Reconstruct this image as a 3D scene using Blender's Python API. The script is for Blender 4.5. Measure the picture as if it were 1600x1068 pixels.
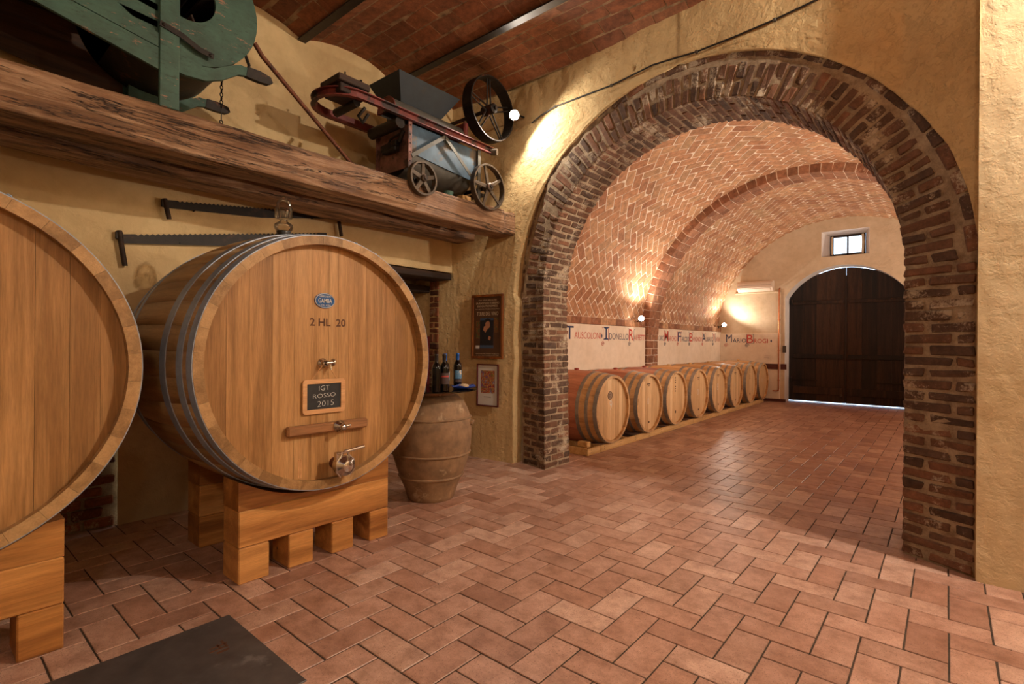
import bpy, math, random
from mathutils import Vector, Matrix, noise
PI = math.pi
for o in list(bpy.data.objects): bpy.data.objects.remove(o)
S = bpy.context.scene
C = S.collection

# ------------------------------------------------------------------ camera, world, lights, exposure
cam = bpy.data.cameras.new('camera'); camo = bpy.data.objects.new('camera', cam); C.objects.link(camo)
cam.sensor_width = 36; cam.lens = 805.63 / 1600 * 36; cam.clip_start = .02; cam.clip_end = 200
_yaw, _roll = math.radians(40.136), math.radians(.438)
_F = Vector((-math.sin(_yaw), math.cos(_yaw), .0002)).normalized(); _R = Vector((math.cos(_yaw), math.sin(_yaw), 0)); _U = _R.cross(_F)
_R2 = _R * math.cos(_roll) + _U * math.sin(_roll); _U2 = -_R * math.sin(_roll) + _U * math.cos(_roll)
CAM = Vector((0, 0, 1.3476))
camo.matrix_world = Matrix(((_R2.x, _U2.x, -_F.x, CAM.x), (_R2.y, _U2.y, -_F.y, CAM.y), (_R2.z, _U2.z, -_F.z, CAM.z), (0, 0, 0, 1)))
S.camera = camo

w = bpy.data.worlds.new('sky'); S.world = w; w.use_nodes = True
bg = w.node_tree.nodes['Background']; bg.inputs[0].default_value = (.55, .75, 1, 1); bg.inputs[1].default_value = 5.
S.view_settings.view_transform = 'Standard'; S.view_settings.look = 'None'
S.view_settings.exposure = 0.0; S.view_settings.gamma = 1; S.view_settings.use_curve_mapping = False

def light(name, kind, loc, power, col=(1, .83, .62), size=.05, rot=None, aim=None, cone=120, blend=.5, sy=None):
    l = bpy.data.lights.new(name, kind); l.energy = power; l.color = col
    if kind == 'AREA':
        l.shape = 'RECTANGLE'; l.size = size; l.size_y = sy or size
    else: l.shadow_soft_size = size
    if kind == 'SPOT': l.spot_size = math.radians(cone); l.spot_blend = blend
    o = bpy.data.objects.new(name, l); C.objects.link(o); o.location = loc
    if aim is not None: o.rotation_euler = (Vector(aim) - Vector(loc)).to_track_quat('-Z', 'Y').to_euler()
    return o
WARM = (1, .91, .79)
LAMP_A = Vector((-3.50, 4.16, 3.74)); LAMP_B = Vector((1.4, 3.62, 3.9))
LAMP_T1 = Vector((-4.22, 8.62, 1.79)); LAMP_T2 = Vector((-4.18, 13.03, 1.81))
light('lamp_by_machine', 'SPOT', LAMP_A + Vector((.055, -.045, -.055)), 72, WARM, .03, aim=LAMP_A + Vector((.60, -.25, -.70)), cone=172, blend=.35)
light('lamp_right', 'POINT', LAMP_B, 450, WARM, .05)
light('room_fill', 'POINT', (2.4, -1.6, 3.7), 135, WARM, .12)  # added fill light behind the camera, brightens floor and casks
light('lamp_vault_1', 'SPOT', LAMP_T1 + Vector((.09, .05, .03)), 110, (1, .88, .74), .05, aim=LAMP_T1 + Vector((.9, .0, 1.0)), cone=170, blend=.5)
light('lamp_vault_2', 'SPOT', LAMP_T2 + Vector((.08, -.03, .02)), 70, (1, .88, .74), .05, aim=LAMP_T2 + Vector((.8, -.5, 1.0)), cone=170, blend=.5)
light('lamp_vault_3', 'SPOT', (.62, 8.62, 1.85), 220, (1, .88, .74), .05, aim=(-.4, 8.4, 3.0), cone=172, blend=.5)
light('lamp_vault_4', 'SPOT', (.62, 5.6, 1.85), 175, (1, .88, .74), .05, aim=(-.4, 5.8, 3.0), cone=172, blend=.5)
light('lamp_vault_5', 'SPOT', (.62, 12.9, 1.85), 140, (1, .88, .74), .05, aim=(-.4, 12.2, 3.0), cone=172, blend=.5)

# ------------------------------------------------------------------ node helpers and materials
def srgb(r, g, b): return tuple((c / 255 / 12.92) if c / 255 < .04045 else ((c / 255 + .055) / 1.055) ** 2.4 for c in (r, g, b)) + (1,)
class NT:
    def __init__(s, name):
        s.m = bpy.data.materials.new(name); s.m.use_nodes = True; s.t = s.m.node_tree; s.n = s.t.nodes; s.l = s.t.links
        s.b = s.n['Principled BSDF']
    def lk(s, a, b): s.l.new(a, b)
    def put(s, sock, v):
        if isinstance(v, bpy.types.NodeSocket): s.l.new(v, sock)
        elif v is not None:
            if isinstance(v, tuple) and len(v) == 3 and len(sock.default_value) == 4: v = v + (1,)
            sock.default_value = v
    def pos(s, kind='Position'):
        if kind == 'Position': return s.n.new('ShaderNodeNewGeometry').outputs['Position']
        return s.n.new('ShaderNodeTexCoord').outputs[kind]
    def attr(s, name):
        a = s.n.new('ShaderNodeAttribute'); a.attribute_name = name; return a.outputs['Fac']
    def vmath(s, op, a, b):
        n = s.n.new('ShaderNodeVectorMath'); n.operation = op; s.put(n.inputs[0], a); s.put(n.inputs[1], b); return n.outputs[0]
    def math(s, op, a, b=0., clamp=False):
        n = s.n.new('ShaderNodeMath'); n.operation = op; n.use_clamp = clamp; s.put(n.inputs[0], a); s.put(n.inputs[1], b); return n.outputs[0]
    def noise(s, vec, scale, detail=4, rough=.6, dist=0.):
        n = s.n.new('ShaderNodeTexNoise'); s.put(n.inputs['Vector'], vec); n.inputs['Scale'].default_value = scale
        n.inputs['Detail'].default_value = detail; n.inputs['Roughness'].default_value = rough; n.inputs['Distortion'].default_value = dist
        return n.outputs['Fac']
    def voro(s, vec, scale, feat='DISTANCE_TO_EDGE'):
        n = s.n.new('ShaderNodeTexVoronoi'); n.feature = feat; s.put(n.inputs['Vector'], vec); n.inputs['Scale'].default_value = scale; return n.outputs['Distance']
    def ramp(s, fac, stops):
        n = s.n.new('ShaderNodeValToRGB'); s.put(n.inputs[0], fac); e = n.color_ramp.elements
        while len(e) > 1: e.remove(e[-1])
        e[0].position = stops[0][0]; e[0].color = stops[0][1]
        for p, c in stops[1:]: q = e.new(p); q.color = c
        return n.outputs['Color']
    def step(s, fac, a, b): return s.ramp(fac, [(a, (0, 0, 0, 1)), (b, (1, 1, 1, 1))])
    def mix(s, fac, a, b, mode='MIX'):
        n = s.n.new('ShaderNodeMix'); n.data_type = 'RGBA'; n.blend_type = mode
        s.put(n.inputs[0], fac); s.put(n.inputs[6], a); s.put(n.inputs[7], b); return n.outputs[2]
    def bump(s, h, strength=.5, dist=.01, prev=None):
        n = s.n.new('ShaderNodeBump'); n.inputs['Strength'].default_value = strength; n.inputs['Distance'].default_value = dist
        s.put(n.inputs['Height'], h)
        if prev is not None: s.put(n.inputs['Normal'], prev)
        return n.outputs[0]
    def done(s, col=None, rough=None, metal=None, norm=None, **kw):
        if col is not None: s.put(s.b.inputs['Base Color'], col)
        if rough is not None: s.put(s.b.inputs['Roughness'], rough)
        if metal is not None: s.put(s.b.inputs['Metallic'], metal)
        if norm is not None: s.put(s.b.inputs['Normal'], norm)
        for k, v in kw.items(): s.put(s.b.inputs[k.replace('_', ' ')], v)
        return s.m

def mat_masonry(name, cols, mortar, smear=.55, rough=.9, bump=.6, spec=.25):
    t = NT(name); p = t.pos(); ti = t.attr('tint')
    n = len(cols); c = t.ramp(ti, [(i / max(1, n - 1), k) for i, k in enumerate(cols)])
    n1 = t.noise(p, 14, 6, .65); n2 = t.noise(p, 70, 4, .7); n3 = t.noise(p, 4.5, 5, .6)
    c = t.mix(.8, c, t.ramp(n1, [(.3, (.45, .45, .45, 1)), (.7, (1.25, 1.2, 1.15, 1))]), 'MULTIPLY')
    c = t.mix(.5, c, t.ramp(n2, [(.3, (.6, .6, .6, 1)), (.7, (1.2, 1.2, 1.2, 1))]), 'MULTIPLY')
    sm = t.step(t.math('ADD', t.math('MULTIPLY', n3, .7), t.math('MULTIPLY', n2, .3)), smear, smear + .08)
    c = t.mix(sm, c, mortar)
    b = t.bump(n1, bump, .012); b = t.bump(n2, bump, .004, b)
    return t.done(c, rough, norm=b, Specular_IOR_Level=spec)
M = {}
M['old_brick'] = mat_masonry('old_brick', [srgb(84, 64, 52), srgb(104, 80, 64), srgb(118, 84, 63), srgb(92, 72, 60), srgb(136, 94, 70), srgb(108, 84, 68)], srgb(178, 160, 136), .53)
M['niche_brick'] = mat_masonry('niche_brick', [srgb(110, 66, 44), srgb(150, 92, 62), srgb(92, 58, 42)], srgb(170, 150, 120), .55)
M['vault_brick'] = mat_masonry('vault_brick', [srgb(190, 138, 102), srgb(204, 154, 116), srgb(194, 146, 110), srgb(212, 168, 128), srgb(178, 126, 94), srgb(196, 160, 122)], srgb(226, 200, 174), .70, .85, .2)
M['rib_brick'] = mat_masonry('rib_brick', [srgb(164, 112, 84), srgb(140, 96, 72), srgb(178, 128, 98), srgb(152, 110, 84)], srgb(218, 192, 166), .62, .85, .35)
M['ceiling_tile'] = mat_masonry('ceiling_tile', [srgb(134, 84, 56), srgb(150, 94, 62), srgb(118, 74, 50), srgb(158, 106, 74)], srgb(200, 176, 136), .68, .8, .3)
def mat_mortar(name, col, dark, rough=.95, bump=.9):
    t = NT(name); p = t.pos(); n1 = t.noise(p, 9, 8, .7); n2 = t.noise(p, 90, 4, .7)
    c = t.ramp(n1, [(.35, dark), (.62, col)]); c = t.mix(.4, c, t.ramp(n2, [(.3, (.6, .6, .6, 1)), (.7, (1.2, 1.2, 1.2, 1))]), 'MULTIPLY')
    b = t.bump(n1, bump, .012); b = t.bump(n2, bump, .004, b)
    return t.done(c, rough, norm=b, Specular_IOR_Level=.2)
M['mortar'] = mat_mortar('old_mortar', srgb(176, 154, 126), srgb(128, 106, 84))
M['vault_mortar'] = mat_mortar('vault_mortar', srgb(246, 230, 210), srgb(234, 214, 190), bump=.3)
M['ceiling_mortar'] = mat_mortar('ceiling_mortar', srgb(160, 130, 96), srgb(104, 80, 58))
M['grout'] = mat_mortar('floor_grout', srgb(84, 70, 58), srgb(56, 46, 38), .8, .3)

def mat_plaster(name, col, dark, rel=1., scale=1., low_col=None):
    t = NT(name); p = t.pos()
    n0 = t.noise(p, 1.3, 6, .6); n1 = t.noise(p, 9 * scale, 8, .62, .25); n2 = t.noise(p, 45, 6, .7); v = t.voro(t.vmath('ADD', p, t.math('MULTIPLY', n1, .6)), 5 * scale, 'F1')
    c = t.ramp(n0, [(.3, dark), (.65, col)]); c = t.mix(.3, c, t.ramp(n1, [(.3, (.72, .68, .62, 1)), (.6, (1.08, 1.08, 1.08, 1))]), 'MULTIPLY')
    if low_col:
        sz = t.n.new('ShaderNodeSeparateXYZ'); t.lk(p, sz.inputs[0])
        low = t.step(t.math('ADD', sz.outputs[2], t.math('MULTIPLY', n1, .5)), .9, .25)
        c = t.mix(t.math('MULTIPLY', low, .75), c, low_col)  # blends to the greyer lower tone towards the floor
    cr = t.step(t.voro(t.vmath('ADD', p, t.noise(p, 2, 4)), 1.6), .0, .012)
    c = t.mix(t.math('MULTIPLY', t.math('SUBTRACT', 1., cr), .0), c, dark)
    b = t.bump(v, .3 * rel, .02); b = t.bump(n1, .7 * rel, .03, b); b = t.bump(n2, .6 * rel, .005, b)
    return t.done(c, .88, norm=b, Specular_IOR_Level=.2)
M['plaster'] = mat_plaster('ochre_plaster', srgb(212, 184, 136), srgb(190, 158, 112), .45, low_col=srgb(168, 150, 122))
M['plaster_rough'] = mat_plaster('ochre_rough_plaster', srgb(212, 182, 132), srgb(188, 154, 106), 1.0, 1.6)
M['plaster_right'] = mat_plaster('tan_trowelled_plaster', srgb(214, 194, 156), srgb(200, 176, 134), .42, 1.6)
M['plaster_end'] = mat_plaster('beige_plaster', srgb(216, 196, 168), srgb(200, 176, 144), .4)
M['panel_white'] = mat_plaster('white_panel_plaster', srgb(236, 220, 200), srgb(228, 208, 184), .12, .8)

def mat_tile():
    t = NT('terracotta_tile'); p = t.pos(); ti = t.attr('tint')
    c = t.ramp(ti, [(0, srgb(160, 118, 98)), (.25, srgb(186, 146, 126)), (.5, srgb(170, 126, 104)), (.75, srgb(200, 164, 144)), (1, srgb(152, 110, 90))])
    o = t.vmath('ADD', p, t.math('MULTIPLY', ti, 7.))
    n1 = t.noise(o, 9, 8, .7); n2 = t.noise(p, 60, 6, .85); n3 = t.noise(p, 160, 3, .7)
    c = t.mix(.85, c, t.ramp(n1, [(.32, (.60, .50, .44, 1)), (.5, (1, .98, .96, 1)), (.64, (1.22, 1.27, 1.30, 1))]), 'MULTIPLY')
    c = t.mix(t.step(n3, .59, .64), c, srgb(112, 78, 62)); c = t.mix(.9, c, t.ramp(n2, [(.3, (.72, .7, .68, 1)), (.7, (1.15, 1.15, 1.15, 1))]), 'MULTIPLY')
    r = t.ramp(n2, [(.3, (.30, .30, .30, 1)), (.75, (.48, .48, .48, 1))])
    b = t.bump(n2, .12, .003); b = t.bump(n3, .1, .0015, b)
    return t.done(c, r, norm=b, Specular_IOR_Level=.5)
M['tile'] = mat_tile()

def mat_wood(name, cols, axis='z', scale=1., rough=.5, bump=.25, contrast=1., knots=False, coat=0., fine=60):
    t = NT(name); p = t.pos('Object'); ti = t.attr('tint')
    o = t.vmath('ADD', p, t.vmath('MULTIPLY', (3.1, 7.7, 5.3), t.math('MULTIPLY', ti, 11.)))
    mp = t.n.new('ShaderNodeMapping'); t.lk(o, mp.inputs['Vector']); sc = [1., 1., 1.]
    for i, a in enumerate('xyz'): sc[i] = .06 if a == axis else 1.
    mp.inputs['Scale'].default_value = [k * scale for k in sc]; q = mp.outputs[0]
    mp2 = t.n.new('ShaderNodeMapping'); t.lk(o, mp2.inputs['Vector']); mp2.inputs['Scale'].default_value = [(.3 if a == axis else 1.) * scale for a in 'xyz']
    g1 = t.noise(q, 14, 6, .6, .6); g2 = t.noise(q, fine * 2.4, 4, .7); g3 = t.noise(mp2.outputs[0], 3, 3, .5)
    c = t.ramp(t.math('ADD', t.math('MULTIPLY', g1, .7), t.math('MULTIPLY', t.math('SUBTRACT', ti, .5), .30)), [(.22, cols[0]), (.36, cols[1]), (.50, cols[2])])
    k = .25 * contrast
    c = t.mix(1., c, t.ramp(g2, [(.3, (1 - k, 1 - k, 1 - k, 1)), (.65, (1.08, 1.08, 1.08, 1))]), 'MULTIPLY')
    c = t.mix(.6, c, t.ramp(g3, [(.3, (.8, .76, .7, 1)), (.7, (1.1, 1.1, 1.1, 1))]), 'MULTIPLY')
    if knots:
        wv = t.n.new('ShaderNodeTexWave'); wv.wave_type = 'RINGS'; wv.inputs['Scale'].default_value = 2.2; wv.inputs['Distortion'].default_value = 9; wv.inputs['Detail'].default_value = 3
        t.lk(q, wv.inputs['Vector']); c = t.mix(.35, c, t.ramp(wv.outputs['Fac'], [(.1, (.6, .5, .4, 1)), (.6, (1.1, 1.1, 1.1, 1))]), 'MULTIPLY')
        kd = t.voro(mp2.outputs[0], 4.2, 'F1'); c = t.mix(t.step(kd, .075, .04), c, cols[0]); c = t.mix(t.step(kd, .035, .02), c, srgb(60, 30, 14))
    b = t.bump(g2, bump, .003); b = t.bump(g1, bump, .004, b)
    return t.done(c, rough, norm=b, Specular_IOR_Level=.35, Coat_Weight=coat, Coat_Roughness=.3)
OAK = [srgb(148, 106, 60), srgb(180, 134, 82), srgb(196, 152, 100)]
M['oak_head'] = mat_wood('oak_head', OAK, 'z', contrast=1.1)
M['oak_stave'] = mat_wood('oak_stave', [srgb(140, 106, 66), srgb(170, 132, 86), srgb(188, 150, 102)], 'x', contrast=.8)
M['oak_y'] = mat_wood('oak_crossbar', [srgb(120, 80, 50), srgb(150, 104, 66), srgb(170, 122, 80)], 'y')
LO = [srgb(202, 160, 112), srgb(218, 178, 128), srgb(230, 194, 146)]
M['cask_head'] = mat_wood('cask_head', LO, 'z', contrast=.8)
M['cask_stave'] = mat_wood('cask_stave', [srgb(184, 138, 90), srgb(208, 162, 110), srgb(222, 180, 128)], 'x', contrast=.7)
M['wine_stave'] = mat_wood('wine_stained_stave', [srgb(170, 104, 78), srgb(196, 128, 98), srgb(212, 146, 114)], 'x', contrast=.7)
M['pine'] = mat_wood('varnished_pine', [srgb(150, 96, 46), srgb(190, 132, 70), srgb(210, 154, 90)], 'y', rough=.4, knots=True, coat=.25, scale=.8)
M['pine_z'] = mat_wood('varnished_pine_block', [srgb(150, 96, 46), srgb(188, 130, 68), srgb(208, 152, 88)], 'y', rough=.4, coat=.25, knots=True)
M['pallet'] = mat_wood('pallet_wood', [srgb(186, 140, 84), srgb(212, 168, 108), srgb(226, 186, 130)], 'y', rough=.7)
M['dark_wood'] = mat_wood('dark_wood', [srgb(30, 20, 14), srgb(52, 34, 22), srgb(74, 48, 30)], 'y', rough=.7)
M['door_wood'] = mat_wood('door_wood', [srgb(26, 16, 10), srgb(44, 27, 17), srgb(70, 44, 26)], 'z', rough=.6, contrast=2.2, bump=.6)
M['frame_wood'] = mat_wood('poster_frame_wood', [srgb(90, 46, 16), srgb(128, 70, 26), srgb(150, 88, 36)], 'z', rough=.4)
M['slate_frame'] = mat_wood('slate_frame_wood', [srgb(196, 140, 92), srgb(220, 168, 116), srgb(232, 184, 134)], 'y', rough=.6)

def mat_beam():
    t = NT('weathered_beam'); p = t.pos()
    mp = t.n.new('ShaderNodeMapping'); t.lk(p, mp.inputs['Vector']); mp.inputs['Scale'].default_value = (1, .07, 1); q = mp.outputs[0]
    g = t.noise(q, 15, 9, .75, 1.); g2 = t.noise(q, 70, 5, .7); g3 = t.noise(p, 2.6, 4, .6); cr = t.noise(q, 7, 6, .72, .8)
    c = t.ramp(g, [(.3, srgb(92, 66, 46)), (.5, srgb(146, 108, 76)), (.68, srgb(196, 162, 128))])
    c = t.mix(.7, c, t.ramp(g3, [(.35, (.62, .5, .42, 1)), (.65, (1.15, 1.12, 1.1, 1))]), 'MULTIPLY')
    crk = t.step(t.math('ABSOLUTE', t.math('SUBTRACT', cr, .5)), .001, .013)
    c = t.mix(crk, srgb(38, 20, 12), c)
    b = t.bump(crk, 1., .02); b = t.bump(g, 1., .02, b); b = t.bump(g2, .7, .008, b)
    return t.done(c, .62, norm=b, Specular_IOR_Level=.4)
M['beam'] = mat_beam()

def mat_simple(name, col, rough=.5, metal=0., var=.25, scale=20, bump=.1, spec=.5, second=None, thr=.6, **kw):
    t = NT(name); p = t.pos('Object'); n1 = t.noise(p, scale, 5, .65); n2 = t.noise(p, scale * .35, 6, .7)
    c = t.mix(1., col, t.ramp(n1, [(.3, (1 - var, 1 - var, 1 - var, 1)), (.7, (1 + var * .6,) * 3 + (1,))]), 'MULTIPLY')
    if second: c = t.mix(t.step(n2, thr, thr + .06), c, second)
    return t.done(c, rough, metal, t.bump(n1, bump, .004), Specular_IOR_Level=spec, **kw)
M['galv'] = mat_simple('galvanised_hoop', srgb(150, 160, 174), .4, .3, .25, 12)
M['galv_dark'] = mat_simple('cask_hoop', srgb(156, 152, 146), .42, .55, .3, 12)
M['chrome'] = mat_simple('chrome', srgb(210, 205, 198), .18, 1., .08)
M['iron'] = mat_simple('dark_iron', srgb(44, 36, 30), .55, .6, .4, 25, .3, second=srgb(84, 52, 34), thr=.58)
M['worn_iron'] = mat_simple('worn_iron', srgb(92, 78, 64), .5, .5, .35, 25, .3, second=srgb(120, 84, 66), thr=.58)
M['rust'] = mat_simple('rusty_iron', srgb(110, 60, 36), .7, .3, .5, 30, .4, second=srgb(60, 34, 24), thr=.55)
M['saw'] = mat_simple('saw_steel', srgb(40, 32, 26), .6, .3, .4, 15, .2, second=srgb(62, 42, 30), thr=.55)
M['green'] = mat_simple('green_paint', srgb(70, 104, 84), .6, 0, .5, 8, .25, second=srgb(92, 80, 62), thr=.60)
M['red'] = mat_simple('red_paint', srgb(112, 44, 34), .55, .1, .5, 10, .25, second=srgb(50, 32, 26), thr=.50)
M['pink'] = mat_simple('faded_red_paint', srgb(128, 84, 72), .6, .1, .5, 12, .25, second=srgb(70, 46, 38), thr=.50)
M['blue'] = mat_simple('blue_paint', srgb(58, 80, 96), .5, .15, .5, 8, .2, second=srgb(84, 70, 56), thr=.53)
M['bluedark'] = mat_simple('dark_blue_paint', srgb(28, 36, 42), .55, .15, .3, 10, .2, second=srgb(44, 38, 32), thr=.6)
M['grey'] = mat_simple('grey_metal', srgb(86, 80, 70), .55, .4, .3, 12, .2, second=srgb(70, 54, 42), thr=.6)
M['steel_beam'] = mat_simple('steel_beam_paint', srgb(56, 48, 42), .42, .5, .3, 12, .15)
M['terracotta'] = mat_simple('jar_terracotta', srgb(140, 108, 76), .75, 0, .4, 9, .5, second=srgb(178, 152, 118), thr=.60)
M['stone'] = mat_simple('black_slate', srgb(74, 68, 66), .5, 0, .35, 9, .2, second=srgb(98, 92, 90), thr=.62)
M['cream'] = mat_simple('white_plastic', srgb(226, 206, 186), .4, 0, .03)
M['copper'] = mat_simple('copper_pipe', srgb(180, 110, 70), .35, .8, .2)
M['brownband'] = mat_simple('brown_band', srgb(84, 36, 26), .6, 0, .2)
M['reveal'] = mat_simple('reveal_plaster', srgb(224, 214, 206), .8, 0, .08, 6)
M['blackm'] = mat_simple('black_rubber', srgb(16, 13, 12), .4, 0, .1)
M['cable'] = mat_simple('black_cable', srgb(30, 26, 22), .5, 0, .1)
M['plaque'] = mat_simple('blue_enamel', srgb(28, 82, 140), .3, .2, .15)
M['silver'] = mat_simple('silver_letters', srgb(200, 196, 186), .4, .4, .1)
M['brand'] = mat_simple('burnt_letters', srgb(92, 56, 34), .8, 0, .3)
M['stamp_grey'] = mat_simple('grey_stamp_ink', srgb(150, 126, 104), .8, 0, .2)
M['chalk'] = mat_simple('chalk', srgb(226, 224, 216), .9, 0, .15, 60)
M['slateb'] = mat_simple('slate_board', srgb(42, 42, 42), .7, 0, .3, 14)
M['inkred'] = mat_simple('red_lettering', srgb(204, 70, 56), .8, 0, .2)
M['inkblue'] = mat_simple('blue_lettering', srgb(44, 54, 92), .8, 0, .2)
M['bottle'] = mat_simple('dark_bottle_glass', srgb(8, 5, 4), .10, 0, .05, spec=.4)
M['capblue'] = mat_simple('blue_capsule', srgb(24, 84, 158), .35, .2, .05)
M['capblack'] = mat_simple('dark_capsule', srgb(44, 36, 32), .4, .2, .05)
M['lblblue'] = mat_simple('blue_label', srgb(78, 120, 150), .7, 0, .3, 50, second=srgb(210, 190, 160), thr=.55)
M['lbldark'] = mat_simple('dark_label', srgb(66, 48, 42), .7, 0, .2)
M['lblred'] = mat_simple('red_label_band', srgb(160, 58, 50), .7, 0, .1)
M['cork'] = mat_simple('cork', srgb(190, 160, 120), .8, 0, .4, 60)
M['bung'] = mat_simple('red_bung', srgb(150, 50, 36), .5, 0, .1)
M['wbung'] = mat_simple('wood_bung', srgb(206, 168, 112), .6, 0, .1)
M['maroon'] = mat_simple('maroon_frame', srgb(88, 20, 22), .4, 0, .2)
M['posterb'] = mat_simple('poster_brown', srgb(84, 52, 28), .5, 0, .08)
M['postert'] = mat_simple('poster_letters', srgb(208, 186, 150), .6, 0, .05)
M['paperw'] = mat_simple('white_mount', srgb(206, 202, 194), .7, 0, .03)
M['skin'] = mat_simple('printed_skin', srgb(176, 120, 88), .6, 0, .1)
M['printdark'] = mat_simple('printed_dark', srgb(24, 22, 28), .6, 0, .1)
M['printblue'] = mat_simple('printed_blue', srgb(60, 78, 104), .6, 0, .2)
M['printmix'] = mat_simple('printed_vegetables', srgb(120, 76, 36), .6, 0, .5, 60, second=srgb(70, 84, 40), thr=.5)
M['tray'] = mat_simple('blue_cloth', srgb(20, 52, 132), .6, 0, .3, 30)
def mat_paint(name, col, dark, chip, axis_scale):
    t = NT(name); p = t.pos(); mp = t.n.new('ShaderNodeMapping'); t.lk(p, mp.inputs['Vector']); mp.inputs['Scale'].default_value = axis_scale; q = mp.outputs[0]
    a = t.noise(q, 20, 8, .75); b = t.noise(p, 5, 6, .7); c2 = t.noise(q, 55, 6, .8)
    c = t.mix(t.step(b, .38, .72), col, dark); c = t.mix(t.step(a, .60, .63), c, chip); c = t.mix(t.step(c2, .36, .42), dark, c)
    c = t.mix(.5, c, t.ramp(c2, [(.3, (.7, .7, .7, 1)), (.7, (1.15, 1.15, 1.15, 1))]), 'MULTIPLY')
    return t.done(c, .6, norm=t.bump(a, .3, .004), Specular_IOR_Level=.3)
M['green'] = mat_paint('weathered_green_paint', srgb(66, 94, 80), srgb(54, 70, 58), srgb(150, 106, 84), (1, .25, 1))
def mat_art():
    t = NT('abstract_print'); p = t.pos('Object'); v = t.n.new('ShaderNodeTexNoise'); t.lk(p, v.inputs['Vector']); v.inputs['Scale'].default_value = 11; v.inputs['Distortion'].default_value = 2.5
    c = t.ramp(v.outputs['Fac'], [(.30, srgb(50, 34, 80)), (.40, srgb(160, 50, 34)), (.46, srgb(206, 150, 90)), (.50, srgb(80, 104, 46)), (.54, srgb(180, 74, 50)), (.60, srgb(54, 74, 130)), (.68, srgb(200, 190, 180))])
    return t.done(c, .6)
M['art'] = mat_art()
def mat_glass(name, col=(1, 1, 1, 1), rough=0., thin=True, ior=1.45):
    t = NT(name); return t.done(col, rough, Transmission_Weight=1., IOR=ior)
def mat_thin(name, tintc, refl=1.):
    t = NT(name); o = t.n['Material Output']; tr = t.n.new('ShaderNodeBsdfTransparent'); tr.inputs[0].default_value = tintc; gl = t.n.new('ShaderNodeBsdfGlossy'); gl.inputs['Roughness'].default_value = .02
    lw = t.n.new('ShaderNodeLayerWeight'); lw.inputs[0].default_value = .35; mx = t.n.new('ShaderNodeMixShader'); t.lk(t.math('ADD', t.math('MULTIPLY', lw.outputs['Fresnel'], .85 * refl), .04, True), mx.inputs[0]); t.lk(tr.outputs[0], mx.inputs[1]); t.lk(gl.outputs[0], mx.inputs[2]); t.lk(mx.outputs[0], o.inputs[0]); return t.m
M['glass'] = mat_thin('clear_glass', srgb(244, 240, 234)); M['table_glass'] = mat_thin('smoked_glass', srgb(120, 130, 130))
def mat_emit(name, col, s):
    t = NT(name); return t.done((0, 0, 0, 1), 1., Emission_Color=col, Emission_Strength=s)
M['bulb'] = mat_emit('lit_bulb', (1, .88, .72, 1), 40)

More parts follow.
